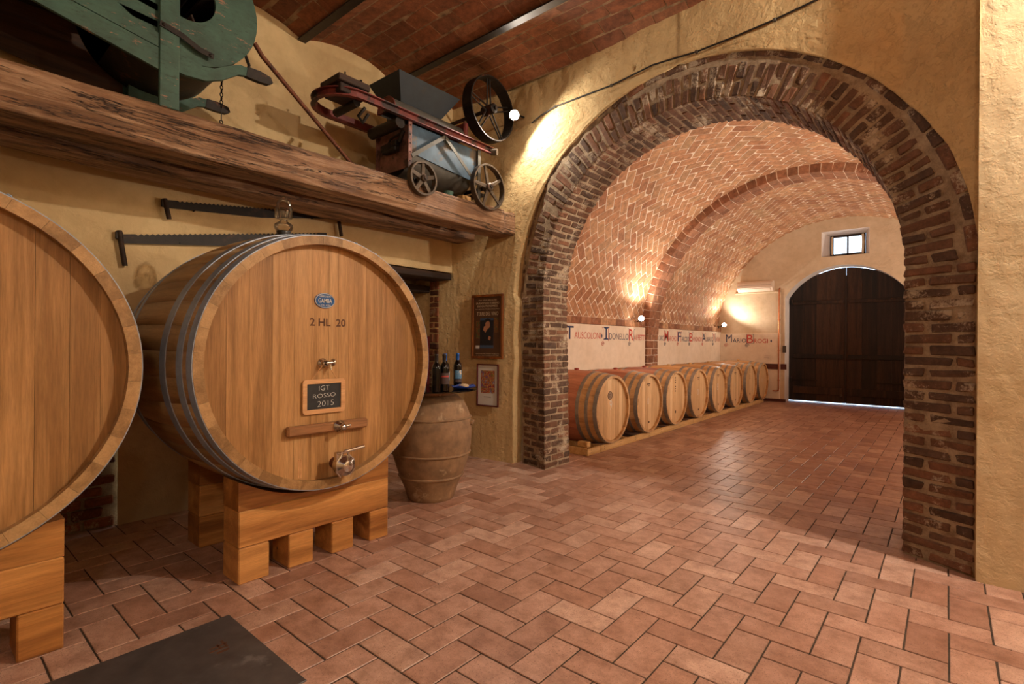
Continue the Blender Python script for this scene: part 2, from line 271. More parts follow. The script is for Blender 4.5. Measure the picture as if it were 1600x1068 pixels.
# ------------------------------------------------------------------ mesh helpers
OFF = {}
rnd = random.Random(7)
X3, Y3, Z3 = Vector((1, 0, 0)), Vector((0, 1, 0)), Vector((0, 0, 1))
class MB:
    def __init__(s): s.v = []; s.f = []; s.t = []; s.s = []
    def add(s, vs, fs, tint=.5, smooth=False):
        n = len(s.v); s.v += [Vector(a) for a in vs]
        for f in fs: s.f.append([i + n for i in f]); s.t.append(tint); s.s.append(smooth)
    def rbox(s, c, ax, h, bev=.003, jit=0., tint=.5, taper=0., fn=None):
        c = Vector(c); A = [Vector(a) for a in ax]; vs = []; idx = {}
        jj = {}
        for sx in (-1, 1):
            for sy in (-1, 1):
                for sz in (-1, 1):
                    j = [rnd.uniform(-jit, jit) for _ in range(3)]
                    for k in range(3):
                        q = [sx * (h[0] - (0 if k == 0 else bev)), sy * (h[1] - (0 if k == 1 else bev)), sz * (h[2] - (0 if k == 2 else bev))]
                        q[1] *= 1 + taper * q[0]
                        idx[(sx, sy, sz, k)] = len(vs); vs.append([q[i] + j[i] for i in range(3)])
        fs = []
        for k, (a, b) in ((0, (1, 2)), (1, (0, 2)), (2, (0, 1))):
            for sg in (-1, 1):
                f = []
                for u, v_ in ((-1, -1), (1, -1), (1, 1), (-1, 1)):
                    q = [0, 0, 0]; q[k] = sg; q[a] = u; q[b] = v_; f.append(idx[(*q, k)])
                fs.append(f)
        for k in range(3):
            a, b = [i for i in range(3) if i != k]
            for u in (-1, 1):
                for v_ in (-1, 1):
                    f = []
                    for sg, kk in ((-1, a), (1, a), (1, b), (-1, b)):
                        q = [0, 0, 0]; q[k] = sg; q[a] = u; q[b] = v_; f.append(idx[(*q, kk)])
                    fs.append(f)
        for sx in (-1, 1):
            for sy in (-1, 1):
                for sz in (-1, 1): fs.append([idx[(sx, sy, sz, k)] for k in range(3)])
        out = []
        hand = A[0].cross(A[1]).dot(A[2])
        for f in fs:
            p = [Vector(vs[i]) for i in f]; n = (p[1] - p[0]).cross(p[2] - p[0]); m = sum(p, Vector()) / len(p)
            if (n.dot(m) < 0) != (hand < 0): f = f[::-1]
            out.append(f)
        W = [c + A[0] * q[0] + A[1] * q[1] + A[2] * q[2] for q in vs]
        if fn: W = [fn(p) for p in W]
        s.add(W, out, tint)
    def box(s, lo, hi, bev=.003, tint=.5, jit=0.):
        lo = Vector(lo); hi = Vector(hi); s.rbox((lo + hi) / 2, (X3, Y3, Z3), (hi - lo) / 2, min(bev, min(hi - lo) * .3), jit, tint)
    def lathe(s, prof, o=(0, 0, 0), ax=(X3, Y3, Z3), n=32, tint=.5, smooth=True, a0=0, a1=2 * PI, cap=False):
        o = Vector(o); full = abs(a1 - a0 - 2 * PI) < 1e-6; m = n if full else n + 1; vs = []
        for r, z in prof:
            for i in range(m):
                a = a0 + (a1 - a0) * i / n; vs.append(o + ax[0] * (r * math.cos(a)) + ax[1] * (r * math.sin(a)) + ax[2] * z)
        fs = []
        for j in range(len(prof) - 1):
            for i in range(n):
                k = (i + 1) % m; fs.append([j * m + i, j * m + k, (j + 1) * m + k, (j + 1) * m + i])
        s.add(vs, fs, tint, smooth)
        if cap:
            s.add(vs[:m], [list(range(m))[::-1]], tint); s.add(vs[-m:], [list(range(m))], tint)
    def cyl(s, a, b, r, n=16, r2=None, tint=.5):
        a = Vector(a); b = Vector(b); d = (b - a); L = d.length; d.normalize(); u = d.orthogonal().normalized(); v = d.cross(u)
        r2 = r if r2 is None else r2
        s.lathe([(r, 0), (r2, L)], a, (u, v, d), n, tint, True); 
        m = len(s.v); s.add([a + u * r * math.cos(2 * PI * i / n) + v * r * math.sin(2 * PI * i / n) for i in range(n)], [list(range(n))[::-1]], tint)
        s.add([b + u * r2 * math.cos(2 * PI * i / n) + v * r2 * math.sin(2 * PI * i / n) for i in range(n)], [list(range(n))], tint)
    def tube(s, pts, r, n=8, tint=.5):
        pts = [Vector(p) for p in pts]; vs = []; prev = None
        for i, p in enumerate(pts):
            d = (pts[min(i + 1, len(pts) - 1)] - pts[max(i - 1, 0)]).normalized()
            u = d.orthogonal().normalized() if prev is None else (prev - d * prev.dot(d)).normalized()
            prev = u; v = d.cross(u)
            for k in range(n): a = 2 * PI * k / n; vs.append(p + u * r * math.cos(a) + v * r * math.sin(a))
        fs = [[i * n + k, i * n + (k + 1) % n, (i + 1) * n + (k + 1) % n, (i + 1) * n + k] for i in range(len(pts) - 1) for k in range(n)]
        s.add(vs, fs, tint, True); s.add(vs[:n], [list(range(n))[::-1]]); s.add(vs[-n:], [list(range(n))])
    def prism(s, poly, o, ax, d, tint=.5, bev=0):
        # poly in (ax0, ax1); extruded from 0 to d along ax2
        o = Vector(o); n = len(poly); ar = sum(poly[i][0] * poly[(i + 1) % n][1] - poly[(i + 1) % n][0] * poly[i][1] for i in range(n))
        if ar < 0: poly = poly[::-1]
        flip = (ax[0].cross(ax[1]).dot(ax[2]) * d) < 0
        vs = [o + ax[0] * a + ax[1] * b for a, b in poly] + [o + ax[0] * a + ax[1] * b + ax[2] * d for a, b in poly]
        fs = [list(range(n))[::-1], list(range(n, 2 * n))] + [[i, (i + 1) % n, n + (i + 1) % n, n + i] for i in range(n)]
        if flip: fs = [f[::-1] for f in fs]
        s.add(vs, fs, tint)
    def strip(s, path, o, ax, wdt, d, tint=.5):
        # flat bar along a 2D path, width wdt (in plane), extruded d
        L = []; Rr = []
        for i, p in enumerate(path):
            a = Vector(path[max(0, i - 1)]); b = Vector(path[min(len(path) - 1, i + 1)]); t = (b - a).normalized(); nn = Vector((-t.y, t.x)) * wdt / 2
            L.append(Vector(p) + nn); Rr.append(Vector(p) - nn)
        s.prism([tuple(q) for q in Rr] + [tuple(q) for q in L[::-1]], o, ax, d, tint)
    def build(s, name, mat, parent=None, kind=None, label=None):
        me = bpy.data.meshes.new(name); off = OFF.get(parent.name, Vector()) if parent else getattr(s, 'o', Vector())
        me.from_pydata([v - off for v in s.v], [], s.f); me.polygons.foreach_set('use_smooth', s.s)
        a = me.attributes.new('tint', 'FLOAT', 'FACE'); a.data.foreach_set('value', s.t)
        me.materials.append(M[mat] if isinstance(mat, str) else mat); me.update()
        o = bpy.data.objects.new(name, me); C.objects.link(o)
        if parent: o.parent = parent; OFF[o.name] = off
        else: OFF[o.name] = Vector(); 
        if kind: o['kind'] = kind
        if label: o['label'] = label
        return o
def empty(name, loc, label, cat, group=None, kind=None):
    o = bpy.data.objects.new(name, None); C.objects.link(o); o.location = loc; OFF[o.name] = Vector(loc); o.empty_display_size = .05
    if label: o['label'] = label
    if cat: o['category'] = cat
    if group: o['group'] = group
    if kind: o['kind'] = kind
    return o
def single(mb, name, mat, label, cat, loc, group=None):
    mb.o = Vector(loc); o = mb.build(name, mat); o.location = loc; OFF[o.name] = Vector(loc); o['label'] = label; o['category'] = cat
    if group: o['group'] = group
    return o
def copy_tree(o, parent=None, loc=None):
    c = o.copy(); C.objects.link(c); c.parent = parent
    if loc is not None: c.location = loc
    for ch in o.children: copy_tree(ch, c)
    return c
def struct(mb, name, mat, label=None): 
    o = mb.build(name, mat, kind='structure')
    if label: o['label'] = label
    return o
def fbm(p, sc, oct=4): return noise.fractal(Vector(p) * sc, 1., 2., oct)
def text(name, body, mat, parent, o, u, v, height, width=None, bold=0., depth=.002, label=None, align='LEFT'):
    cu = bpy.data.curves.new(name, 'FONT'); cu.body = body; cu.size = 1; cu.offset = bold; cu.align_x = align; cu.resolution_u = 3
    to = bpy.data.objects.new(name, cu); C.objects.link(to); dg = bpy.context.evaluated_depsgraph_get(); dg.update()
    me = bpy.data.meshes.new_from_object(to.evaluated_get(dg)); bpy.data.objects.remove(to); bpy.data.curves.remove(cu)
    xs = [q.co.x for q in me.vertices]; ys = [q.co.y for q in me.vertices]
    x0, x1, y0_, y1 = min(xs), max(xs), min(ys), max(ys); sy = height / (y1 - y0_); sx = (width / (x1 - x0)) if width else sy
    if align == 'CENTER': x0 = (x0 + x1) / 2
    mb = MB(); n = u.cross(v); o = Vector(o)
    vs = [o + u * ((q.co.x - x0) * sx) + v * ((q.co.y - y0_) * sy) + n * depth for q in me.vertices]
    mb.add(vs, [list(p.vertices) for p in me.polygons]); bpy.data.meshes.remove(me)
    return mb.build(name, mat, parent, label=label)
def score(p):
    d = Vector(p) - CAM; z = d.dot(_F)
    if z < .1: return -1
    x = 800 + 805.63 * d.dot(_R2) / z; y = 534 - 805.63 * d.dot(_U2) / z
    return 1 / d.length if -60 < x < 1660 and -60 < y < 1130 else -1
def interp(x, xs, ys):
    if x <= xs[0]: return ys[0]
    for i in range(len(xs) - 1):
        if x <= xs[i + 1]: return ys[i] + (ys[i + 1] - ys[i]) * (x - xs[i]) / (xs[i + 1] - xs[i])
    return ys[-1]
def brick_face(x): return interp(x, [-3.66, -3.638, -3.212, -.229, .129, .2], [4.50, 4.497, 4.377, 4.201, 4.018, 4.0])
def plaster_face(x): return interp(x, [-4.85, -4.53, -3.74, -3.3, -2.9, -.23, .14], [4.29, 4.321, 4.392, 4.382, 4.345, 4.190, 4.005])

# ------------------------------------------------------------------ floor: herringbone tiles
U_ = .155; FX, FY = .01474, 2.71584
XL, XR, YB, YT = -4.6, 3.4, -3.4, 13.9
mb = MB(); 
mb.add([(-5.3, YB, -.004), (XR, YB, -.004), (XR, 4.6, -.004), (-5.3, 4.6, -.004)], [[0, 1, 2, 3]]); mb.add([(-4.6, 4.6, -.004), (1, 4.6, -.004), (1, YT, -.004), (-4.6, YT, -.004)], [[0, 1, 2, 3]])
mb.add([(-5.3, YB, -.3), (XR, YB, -.3), (XR, YT, -.3), (-5.3, YT, -.3)], [[3, 2, 1, 0]])
floor = struct(mb, 'floor', 'grout', 'terracotta tiled floor laid in herringbone')
SLAB = (-2.68, -1.93, -.25, 1.045)
tiles = []
for I in range(-36, 24):
    for J in range(-42, 74):
        s = (I + J) % 4
        if s == 0: q = (I, J, 1, 2)
        elif s == 2: q = (I, J, 2, 1)
        else: continue
        x0, y0 = FX + q[0] * U_, FY + q[1] * U_; x1, y1 = x0 + q[2] * U_, y0 + q[3] * U_
        cx, cy = (x0 + x1) / 2, (y0 + y1) / 2
        if cy < 4.6 and not (-5.2 < cx < XR and cy > YB): continue
        if cy >= 4.25 and not (-4.5 < cx < .95): continue
        if cy > 13.8: continue
        if SLAB[0] < x0 and x1 < SLAB[1] and SLAB[2] < y0 and y1 < SLAB[3]: continue
        sc = score((cx, cy, 0))
        if (cx < -3.1 and cy < 2.4) or (cy > 4.2 and cx < -3.4): sc = min(sc, .01)
        tiles.append((sc, x0, y0, x1, y1))
tiles.sort(reverse=True)
far = MB(); g = .0036
for i, (sc, x0, y0, x1, y1) in enumerate(tiles):
    ti = rnd.random(); c = Vector(((x0 + x1) / 2, (y0 + y1) / 2, -.005 + rnd.uniform(-.0006, .0006))); h = ((x1 - x0) / 2 - g, (y1 - y0) / 2 - g, .005)
    a = Vector((1, 0, rnd.gauss(0, .0022))); b = Vector((0, 1, rnd.gauss(0, .0022)))
    if i < 300:
        mb = MB(); mb.rbox(c, (a, b, Z3), h, .0022, .0005, ti); mb.build('tile', 'tile', floor)
    else:
        be = .0022; vs = [c + a * sx * (h[0] - k) + b * sy * (h[1] - k) + Z3 * z for k, z in ((be, .005), (0, .003), (0, -.004)) for sx, sy in ((-1, -1), (1, -1), (1, 1), (-1, 1))]
        far.add(vs, [[0, 1, 2, 3]] + [[4 * r + k + 4, 4 * r + (k + 1) % 4 + 4, 4 * r + (k + 1) % 4, 4 * r + k] for r in (0, 1) for k in range(4)], ti)
far.build('tile', 'tile', floor, kind='stuff')

# ------------------------------------------------------------------ arch wall: brick arch and piers
AX, AZ, AR = -1.745, 1.85, 1.525
def warp(p):                                                       # y runs 0 (front face) .. .47 (back face at 4.85)
    f = brick_face(p.x); return Vector((p.x, f + p.y * (4.85 - f) / .47, p.z))
def jam(p): k = max(0., 1 - p.z / AZ); return Vector((p.x + (.05 * k if p.x < AX else -.0 * k), p.y, p.z))
arch = struct(MB(), 'wall_back_arch', 'mortar', 'rough brick arch with thick mortar joints') if False else None
m = MB(); NTH = 150
def mort(p): q = warp(jam(Vector(p))); e = fbm(q, 14, 5) * .007; return q + Vector((e * .4, -e * .9, e * .4))
rows_r = [AR + .012 + i * (1.93 - AR - .012) / 14 for i in range(15)]
vs = []; 
path = [('l', z) for z in [-.03 + i * (AZ + .03) / 60 for i in range(60)]] + [('a', PI - PI * i / NTH) for i in range(NTH + 1)] + [('r', AZ - (AZ + .03) * (i + 1) / 60) for i in range(60)]
def pt(k, r):
    if k[0] == 'a': return (AX + r * math.cos(k[1]), AZ + r * math.sin(k[1]))
    return (AX - r if k[0] == 'l' else AX + r, k[1])
for k in path:
    for y in (.46, .42, .38, .34, .30, .26, .22, .18, .14, .10, .06, .03): x, z = pt(k, AR + .013); vs.append(mort((x, y, z)))
    for r in rows_r: x, z = pt(k, r); vs.append(mort((x, .006, z)))
W_ = 12 + 15
m.add(vs, [[i * W_ + j, i * W_ + j + 1, (i + 1) * W_ + j + 1, (i + 1) * W_ + j] for i in range(len(path) - 1) for j in range(W_ - 1)], .5, True)
arch = struct(m, 'trim_1', 'mortar', 'rough dark brick arch with thick mortar joints')
pl = struct(MB(), 'trim_2', 'mortar', 'brick jamb carrying the arch beside the poster wall'); pr = struct(MB(), 'trim_3', 'mortar', 'brick jamb carrying the arch beside the plain tan wall')
def brick(parent, c, ax, h, fn=warp, mat='old_brick', jit=.0055, bev=.008, taper=0.):
    mb = MB(); mb.rbox(c, ax, h, bev, jit, rnd.random(), taper, fn); return mb.build('brick', mat, parent)
NC = 70
for k in range(NC):
    th = PI * (k + .5) / NC; r_ = Vector((math.cos(th), 0, math.sin(th))); t_ = Vector((-math.sin(th), 0, math.cos(th)))
    def ab(r0, r1, y0, y1):
        rc = (r0 + r1) / 2; hw = PI * AR / NC / 2 - .0075 + rnd.uniform(-.002, .002)
        pr_ = rnd.uniform(-.004, .004)
        c = Vector((AX, 0, AZ)) + r_ * rc; c.y = (y0 + y1) / 2 + pr_ * .5
        brick(arch, c, (r_, t_, Y3), ((r1 - r0) / 2 - .006, hw * rc / AR, (y1 - y0) / 2), taper=1 / rc)
    ro = 1.805 + rnd.uniform(-.01, .008) + (.05 if th > 1.9 else 0)
    if k % 2: ab(AR, AR + .26 + ro - 1.805, 0, .115); ab(AR, AR + .26, .13, .345); ab(AR, AR + .26, .36, .47)
    else: ab(AR, AR + .13, 0, .24); ab(AR + .14, ro - .01, 0, .2); ab(AR, AR + .25, .255, .47)
a = 0.02
while a < PI - .04:
    da = rnd.uniform(.07, .115); rc = 1.868 if a < 1.9 else 1.893; hr = .043 if a < 1.9 else .019; tc = a + da / 2; r_ = Vector((math.cos(tc), 0, math.sin(tc))); t_ = Vector((-math.sin(tc), 0, math.cos(tc)))
    c = Vector((AX, .08, AZ)) + r_ * rc; brick(arch, c, (r_, t_, Y3), (hr, da * rc / 2 - .008, .08), bev=.009, jit=.006); a += da
NJ = 26; hz = AZ / NJ
for side, par, x_in, x_out in ((-1, pl, AX - AR, -3.66), (1, pr, AX + AR, .135)):
    for k in range(NJ):
        z = hz * (k + .5); hh = hz / 2 - .0075 + rnd.uniform(-.002, .002); tilt = Vector((1, 0, rnd.gauss(0, .006)))
        def jb(d0, d1, y0, y1):
            pr_ = rnd.uniform(-.003, .003)
            xa = x_in + side * d0; xb = x_in + side * min(d1, abs(x_out - x_in)); 
            if abs(xb - xa) < .03: return
            brick(par, Vector(((xa + xb) / 2 + (.05 * (1 - z / AZ) if side < 0 else 0), (y0 + y1) / 2 + pr_, z + rnd.uniform(-.002, .002))), (tilt, Y3, Z3), (abs(xb - xa) / 2 - .006, (y1 - y0) / 2, hh))
        if k % 2: jb(0, .25, 0, .115); jb(.26, .42 + rnd.uniform(-.03, .03), 0, .11); jb(0, .2, .13, .35); jb(0, .2, .362, .47)
        else: jb(0, .12, 0, .235); jb(.132, .38 + rnd.uniform(-.02, .02), 0, .11); jb(0, .2, .25, .47)

# plaster above and beside the arch (real relief in the mesh)
def arch_x(z, side):
    if side < 0:
        if z < 1.811: return -3.632 - .012 - .03 * fbm((0, 0, z), 1.7, 3) - .025 * math.exp(-((z - 1.45) / .25) ** 2) - .03 * max(0, min(1, (1.2 - z) / .3))
    elif z < 1.811: return .132
    d = 1.912 ** 2 - (z - 1.811) ** 2
    if d <= 0: return AX - .022
    x = AX - .022 + side * math.sqrt(d)
    return x + side * .012 * fbm((x, 3, z), 3., 3)
zs = [-.03] + [i * .09 for i in range(1, 21)] + [1.811 + 1.9 * math.sin(PI / 2 * i / 46) for i in range(1, 47)] + [3.73, 3.78, 3.85, 3.93, 4.0, 4.07, 4.13, 4.3]
def prel(x, z):
    rough = .35 + (.15 + .5 * math.tanh((z - 2.2) * 1.5)) * max(0, min(1, (-.6 - x) / 1.6))
    return plaster_face(x) - .004 - rough * (.020 * fbm((x, 0, z), 2.6, 5) + .014 * abs(fbm((x, 9, z), 9, 4))) - .004 * fbm((x, 5, z), 22, 3)
for side, x_far, nm, mt in ((-1, -5.3, 'wall_back', 'plaster_rough'), (1, .16, 'wall_back', 'plaster_rough')):
    m = MB(); vs = []; N = 110 if side < 0 else 60
    for z in zs:
        xe = arch_x(z, side); xf = x_far if side < 0 else max(x_far, xe + .001)
        for i in range(N + 1):
            t = i / N; x = xf + (xe - xf) * t; vs.append((x, prel(x, z), z))
        e = Vector(vs[-1]); k_ = 0 if z > 3.715 else 1; vs.append((e.x, e.y + .035 * k_, e.z)); vs.append((e.x, e.y + .16 * k_, e.z))
    Wd = N + 3; fs = []
    for j in range(len(zs) - 1):
        for i in range(Wd - 1):
            f = [j * Wd + i, j * Wd + i + 1, (j + 1) * Wd + i + 1, (j + 1) * Wd + i]; fs.append(f if side < 0 else f[::-1])
    m.add(vs, fs, .5, True); struct(m, nm, mt, 'ochre plastered wall around the brick arch' if side < 0 else 'ochre plaster over the springing of the brick arch')
# back skin of that wall (towards the vaulted room)
m = MB(); vs = []
for i in range(61):
    a = PI * i / 60; c, s_ = math.cos(a), math.sin(a); k = 2.9 / max(abs(c), abs(s_) * 1.1)
    vs += [(AX + (AR + .02) * c, 4.852, AZ + (AR + .02) * s_), (AX + k * c, 4.852, AZ + k * s_)]
n = len(vs); vs += [(AX + AR + .02, 4.852, 0), (AX + 2.9, 4.852, 0), (AX - AR - .02, 4.852, 0), (AX - 2.9, 4.852, 0)]
m.add(vs, [[2 * i, 2 * i + 1, 2 * i + 3, 2 * i + 2] for i in range(60)] + [[n, n + 1, 1, 0], [120, 121, n + 3, n + 2]])
struct(m, 'wall_back_inner', 'plaster_end')
# tan wall to the right, standing a little proud
m = MB(); vs = []; NX, NZ = 70, 90
for j in range(NZ + 1):
    for i in range(NX + 1):
        x = .135 + (XR - .135) * (i / NX) ** 1.6; z = 4.33 * j / NZ - .03; vs.append((x, 3.972 + .008 * (x - .13) - .006 * fbm((x, 0, z), 2.2, 5) - .003 * fbm((x, 4, z), 12, 4), z))
m.add(vs, [[j * (NX + 1) + i, j * (NX + 1) + i + 1, (j + 1) * (NX + 1) + i + 1, (j + 1) * (NX + 1) + i] for j in range(NZ) for i in range(NX)], .5, True)
m.add([(.135, 3.972, 0), (.135, 3.972, 4.3), (.135, 4.3, 4.3), (.135, 4.3, 0)], [[0, 1, 2, 3]])
struct(m, 'wall_back_right', 'plaster_right', 'tan trowelled plaster wall to the right of the arch')
# right and front walls (out of the picture), closing the room
m = MB(); m.add([(XR, YB, 0), (XR, 4.4, 0), (XR, 4.4, 4.4), (XR, YB, 4.4)], [[0, 1, 2, 3]]); struct(m, 'wall_right', 'plaster_right')
m = MB(); m.add([(-5.3, YB, 0), (XR, YB, 0), (XR, YB, 4.4), (-5.3, YB, 4.4)], [[3, 2, 1, 0]]); struct(m, 'wall_front', 'plaster_right')

# left wall with the doorway recess in the corner
m = MB(); LW = -4.6
def lw(y, z): return LW + .012 * fbm((0, y, z), 1.3, 4) + .004 * fbm((0, y, z), 7, 4) + (-.0)
OY0, OY1, OZ = 3.05, 4.34, 2.18
ys = [YB, -2.2, -1.2] + [-.6 + i * .06 for i in range(61)] + [OY0] + [OY0 + (i + 1) * (4.42 - OY0) / 20 for i in range(20)]
zz = [-.03] + [i * OZ / 30 for i in range(1, 31)] + [OZ + (i + 1) * (4.42 - OZ) / 36 for i in range(36)]
vs = [(lw(y, z), y, z) for z in zz for y in ys]; n = len(ys); fs = []
for j in range(len(zz) - 1):
    for i in range(n - 1):
        if ys[i] >= OY0 - 1e-6 and zz[j] < OZ - 1e-6: continue
        if .62 <= ys[i] < .98 and zz[j] < .72: continue
        fs.append([j * n + i + 1, j * n + i, (j + 1) * n + i, (j + 1) * n + i + 1])
m.add(vs, fs, .5, True)
m.add([(LW, OY0, -.05), (LW, OY0, OZ), (-5.25, OY0, OZ), (-5.25, OY0, -.05)], [[0, 1, 2, 3]])
m.add([(LW + .004, OY0, OZ), (LW + .004, OY1 + .05, OZ), (-4.68, OY1 + .05, OZ), (-4.68, OY0, OZ)], [[0, 1, 2, 3]])
wl = struct(m, 'wall_left', 'plaster', 'ochre plastered wall behind the big casks')
m = MB(); m.add([(-5.25, OY0 - .1, 0), (-5.25, 4.6, 0), (-5.25, 4.6, 2.4), (-5.25, OY0 - .1, 2.4)], [[0, 1, 2, 3]]); m.add([(-5.25, OY0, 2.12), (-5.25, 4.6, 2.12), (-4.6, 4.6, 2.2), (-4.6, OY0, 2.2)], [[0, 1, 2, 3]])
m.add([(-4.62, .5, -.06), (-4.62, 1.05, -.06), (-4.62, 1.05, .8), (-4.62, .5, .8)], [[0, 1, 2, 3]])
nb = struct(m, 'trim_4', 'mortar', 'dark brickwork inside the doorway recess')
z = .0
k = 0
while z < 2.0:
    h = rnd.uniform(.06, .085) if k % 4 else .12; x = -4.79 - (0 if k % 2 else .0)
    for x0, x1 in (((-4.97, -4.80),) if k % 2 else ((-4.97, -4.89), (-4.88, -4.80))):
        mb = MB(); mb.rbox(((x0 + x1) / 2, 4.315 + rnd.uniform(-.006, .004), z + h / 2), (X3, Y3, Z3), ((x1 - x0) / 2 - .004, .04, h / 2 - .006), .008, .004, rnd.random()); mb.build('brick', 'niche_brick', nb)
    z += h; k += 1
for k in range(9):
    for j in range(2):
        y0 = .64 + j * .19 - (.07 if k % 2 else 0); mb = MB(); mb.rbox((-4.615, y0 + .09, .04 + k * .075), (X3, Y3, Z3), (.02, .083, .031), .008, .005, rnd.random()); mb.build('brick', 'niche_brick', nb)
m = MB(); m.box((-4.90, OY0 - .1, 2.09), (-4.585, 4.30, 2.165), .008); single(m, 'lintel', 'dark_wood', 'dark wooden lintel over the doorway recess in the corner', 'lintel', (-4.72, 3.7, 2.09))
m = MB(); m.box((-5.2, OY0, 1.96), (-4.97, 4.31, 2.04), .008); single(m, 'lintel', 'dark_wood', 'second darker lintel board deeper inside the doorway recess', 'lintel', (-5.1, 3.7, 1.96))
t = empty('framed_board', (-4.93, 4.2, .3), 'narrow upright board with a red edge leaning in the recess behind the bottles', 'board')
m = MB(); m.box((-4.99, 4.21, .0), (-4.93, 4.24, 1.40)); m.build('panel', 'paperw', t)
m = MB(); m.box((-4.935, 4.2, .0), (-4.915, 4.245, 1.41)); m.build('edge_strip', 'maroon', t, label='red edge strip')

# ceiling: jack arches of flat tiles between steel joists
BZ = 4.125; joists = [3.44 - 1.05 * k for k in range(7)]
ends = [4.34] + joists
m = MB()
def cz(y, ya, yb, rise=.11): t = (y - ya) / (yb - ya); return BZ + .02 + rise * (1 - (2 * t - 1) ** 2)
for ya, yb in zip(ends[1:], ends[:-1]):
    n = 10
    m.add([(x, ya + (yb - ya) * i / n, cz(ya + (yb - ya) * i / n, ya, yb) - .0005) for i in range(n + 1) for x in (-4.68, XR)], [[2 * i, 2 * i + 2, 2 * i + 3, 2 * i + 1] for i in range(n)], .5, True)
m.add([(-5.4, YB - .1, 4.6), (XR, YB - .1, 4.6), (XR, 4.6, 4.6), (-5.4, 4.6, 4.6)], [[0, 1, 2, 3]])
ceil = struct(m, 'ceiling', 'ceiling_mortar', 'shallow brick jack arches between steel joists')
ct = []
for b_, (ya, yb) in enumerate(zip(ends[1:], ends[:-1])):
    n = 6; wd = (yb - ya) / n
    for r in range(n):
        yc = ya + (r + .5) * wd; L = .30; x = -4.68 + (r % 2) * L / 2 - L * .5
        sl = Vector((0, wd, cz(yc + wd / 2, ya, yb) - cz(yc - wd / 2, ya, yb))).normalized()
        while x < XR - .1:
            ct.append((score((x + L / 2, yc, 4.15)), x + L / 2, yc, cz(yc, ya, yb), sl, wd, L)); x += L
ct.sort(key=lambda q: -q[0]); st = MB()
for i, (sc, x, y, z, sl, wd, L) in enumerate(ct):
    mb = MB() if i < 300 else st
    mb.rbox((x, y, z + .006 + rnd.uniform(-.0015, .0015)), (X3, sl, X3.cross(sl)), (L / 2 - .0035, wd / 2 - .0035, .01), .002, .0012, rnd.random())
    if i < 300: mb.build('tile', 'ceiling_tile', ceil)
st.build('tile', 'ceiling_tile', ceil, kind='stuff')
for k, y in enumerate(joists):
    m = MB(); m.box((-4.7, y - .04, BZ - .002), (XR, y + .04, BZ + .012), .002); m.box((-4.7, y - .004, BZ + .01), (XR, y + .004, BZ + .3), .001)
    struct(m, 'trim_%d' % (5 + k), 'steel_beam', 'steel joist under the brick ceiling')

# ------------------------------------------------------------------ vaulted room beyond the arch
VX, VZ, VR = -1.795, 1.506, 2.633; TL, TR, TE = -4.41, .82, 13.3
m = MB(); n = 72; A0 = math.asin(.244 / VR)
yy = [4.86 + (TE - 4.86) * i / 12 for i in range(13)]
m.add([(VX - (VR + .003) * math.cos(A0 + (PI - 2 * A0) * i / n), y, VZ + (VR + .003) * math.sin(A0 + (PI - 2 * A0) * i / n)) for y in yy for i in range(n + 1)], [[j * (n + 1) + i, j * (n + 1) + i + 1, (j + 1) * (n + 1) + i + 1, (j + 1) * (n + 1) + i] for j in range(12) for i in range(n)], .5, True)
vault = struct(m, 'ceiling_vault', 'vault_mortar', 'herringbone brick barrel vault')
WV = .146; RB = (9.06, 9.52); vb = []
hs = WV / math.sqrt(2); arcL = VR * (PI - 2 * A0)
for i in range(-120, 130):
    for j in range(-120, 130):
        s = (i + j) % 4
        if s == 0: cx, cy, o = i + .5, j + 1, 1
        elif s == 2: cx, cy, o = i + 1, j + .5, 0
        else: continue
        sa = (cx + cy) * hs; y = 4.9 + (cx - cy) * hs
        if not (-.12 < sa < arcL + .12 and 4.80 < y < TE + .08): continue
        if RB[0] + .12 < y < RB[1] - .12: continue
        vb.append((sa, y, o))
def vframe(sa):
    th = A0 + sa / VR; rad = Vector((-math.cos(th), 0, math.sin(th))); tan = Vector((math.sin(th), 0, math.cos(th))); return rad, tan
L = []
for sa, y, o in vb:
    rad, tan = vframe(sa); p = Vector((VX, y, VZ)) + rad * VR; dv = p - CAM
    # seen through the arch opening?
    tt = 4.85 / dv.y; q = CAM + dv * tt; vis = (q.x - AX) ** 2 + max(0, q.z - AZ) ** 2 < AR ** 2
    L.append(((abs(rad.dot(dv.normalized())) / dv.length ** 2) if vis else 0, sa, y, o))
L.sort(reverse=True); st = MB()
for i, (sc, sa, y, o) in enumerate(L):
    rad, tan = vframe(sa); p = Vector((VX, y, VZ)) + rad * (VR + .0065 + rnd.uniform(-.0012, .0012))
    d1 = (tan + Y3) / math.sqrt(2); d2 = (tan - Y3) / math.sqrt(2)
    ax = (d1, d2, d1.cross(d2)) if o == 0 else (d2, d1, d2.cross(d1))
    mb = MB() if i < 300 else st; mb.rbox(p, ax, (WV - .0068, WV / 2 - .0068, .008), .002, .0022, rnd.random())
    if i < 300: mb.build('brick', 'vault_brick', vault)
st.build('brick', 'vault_brick', vault, kind='stuff')
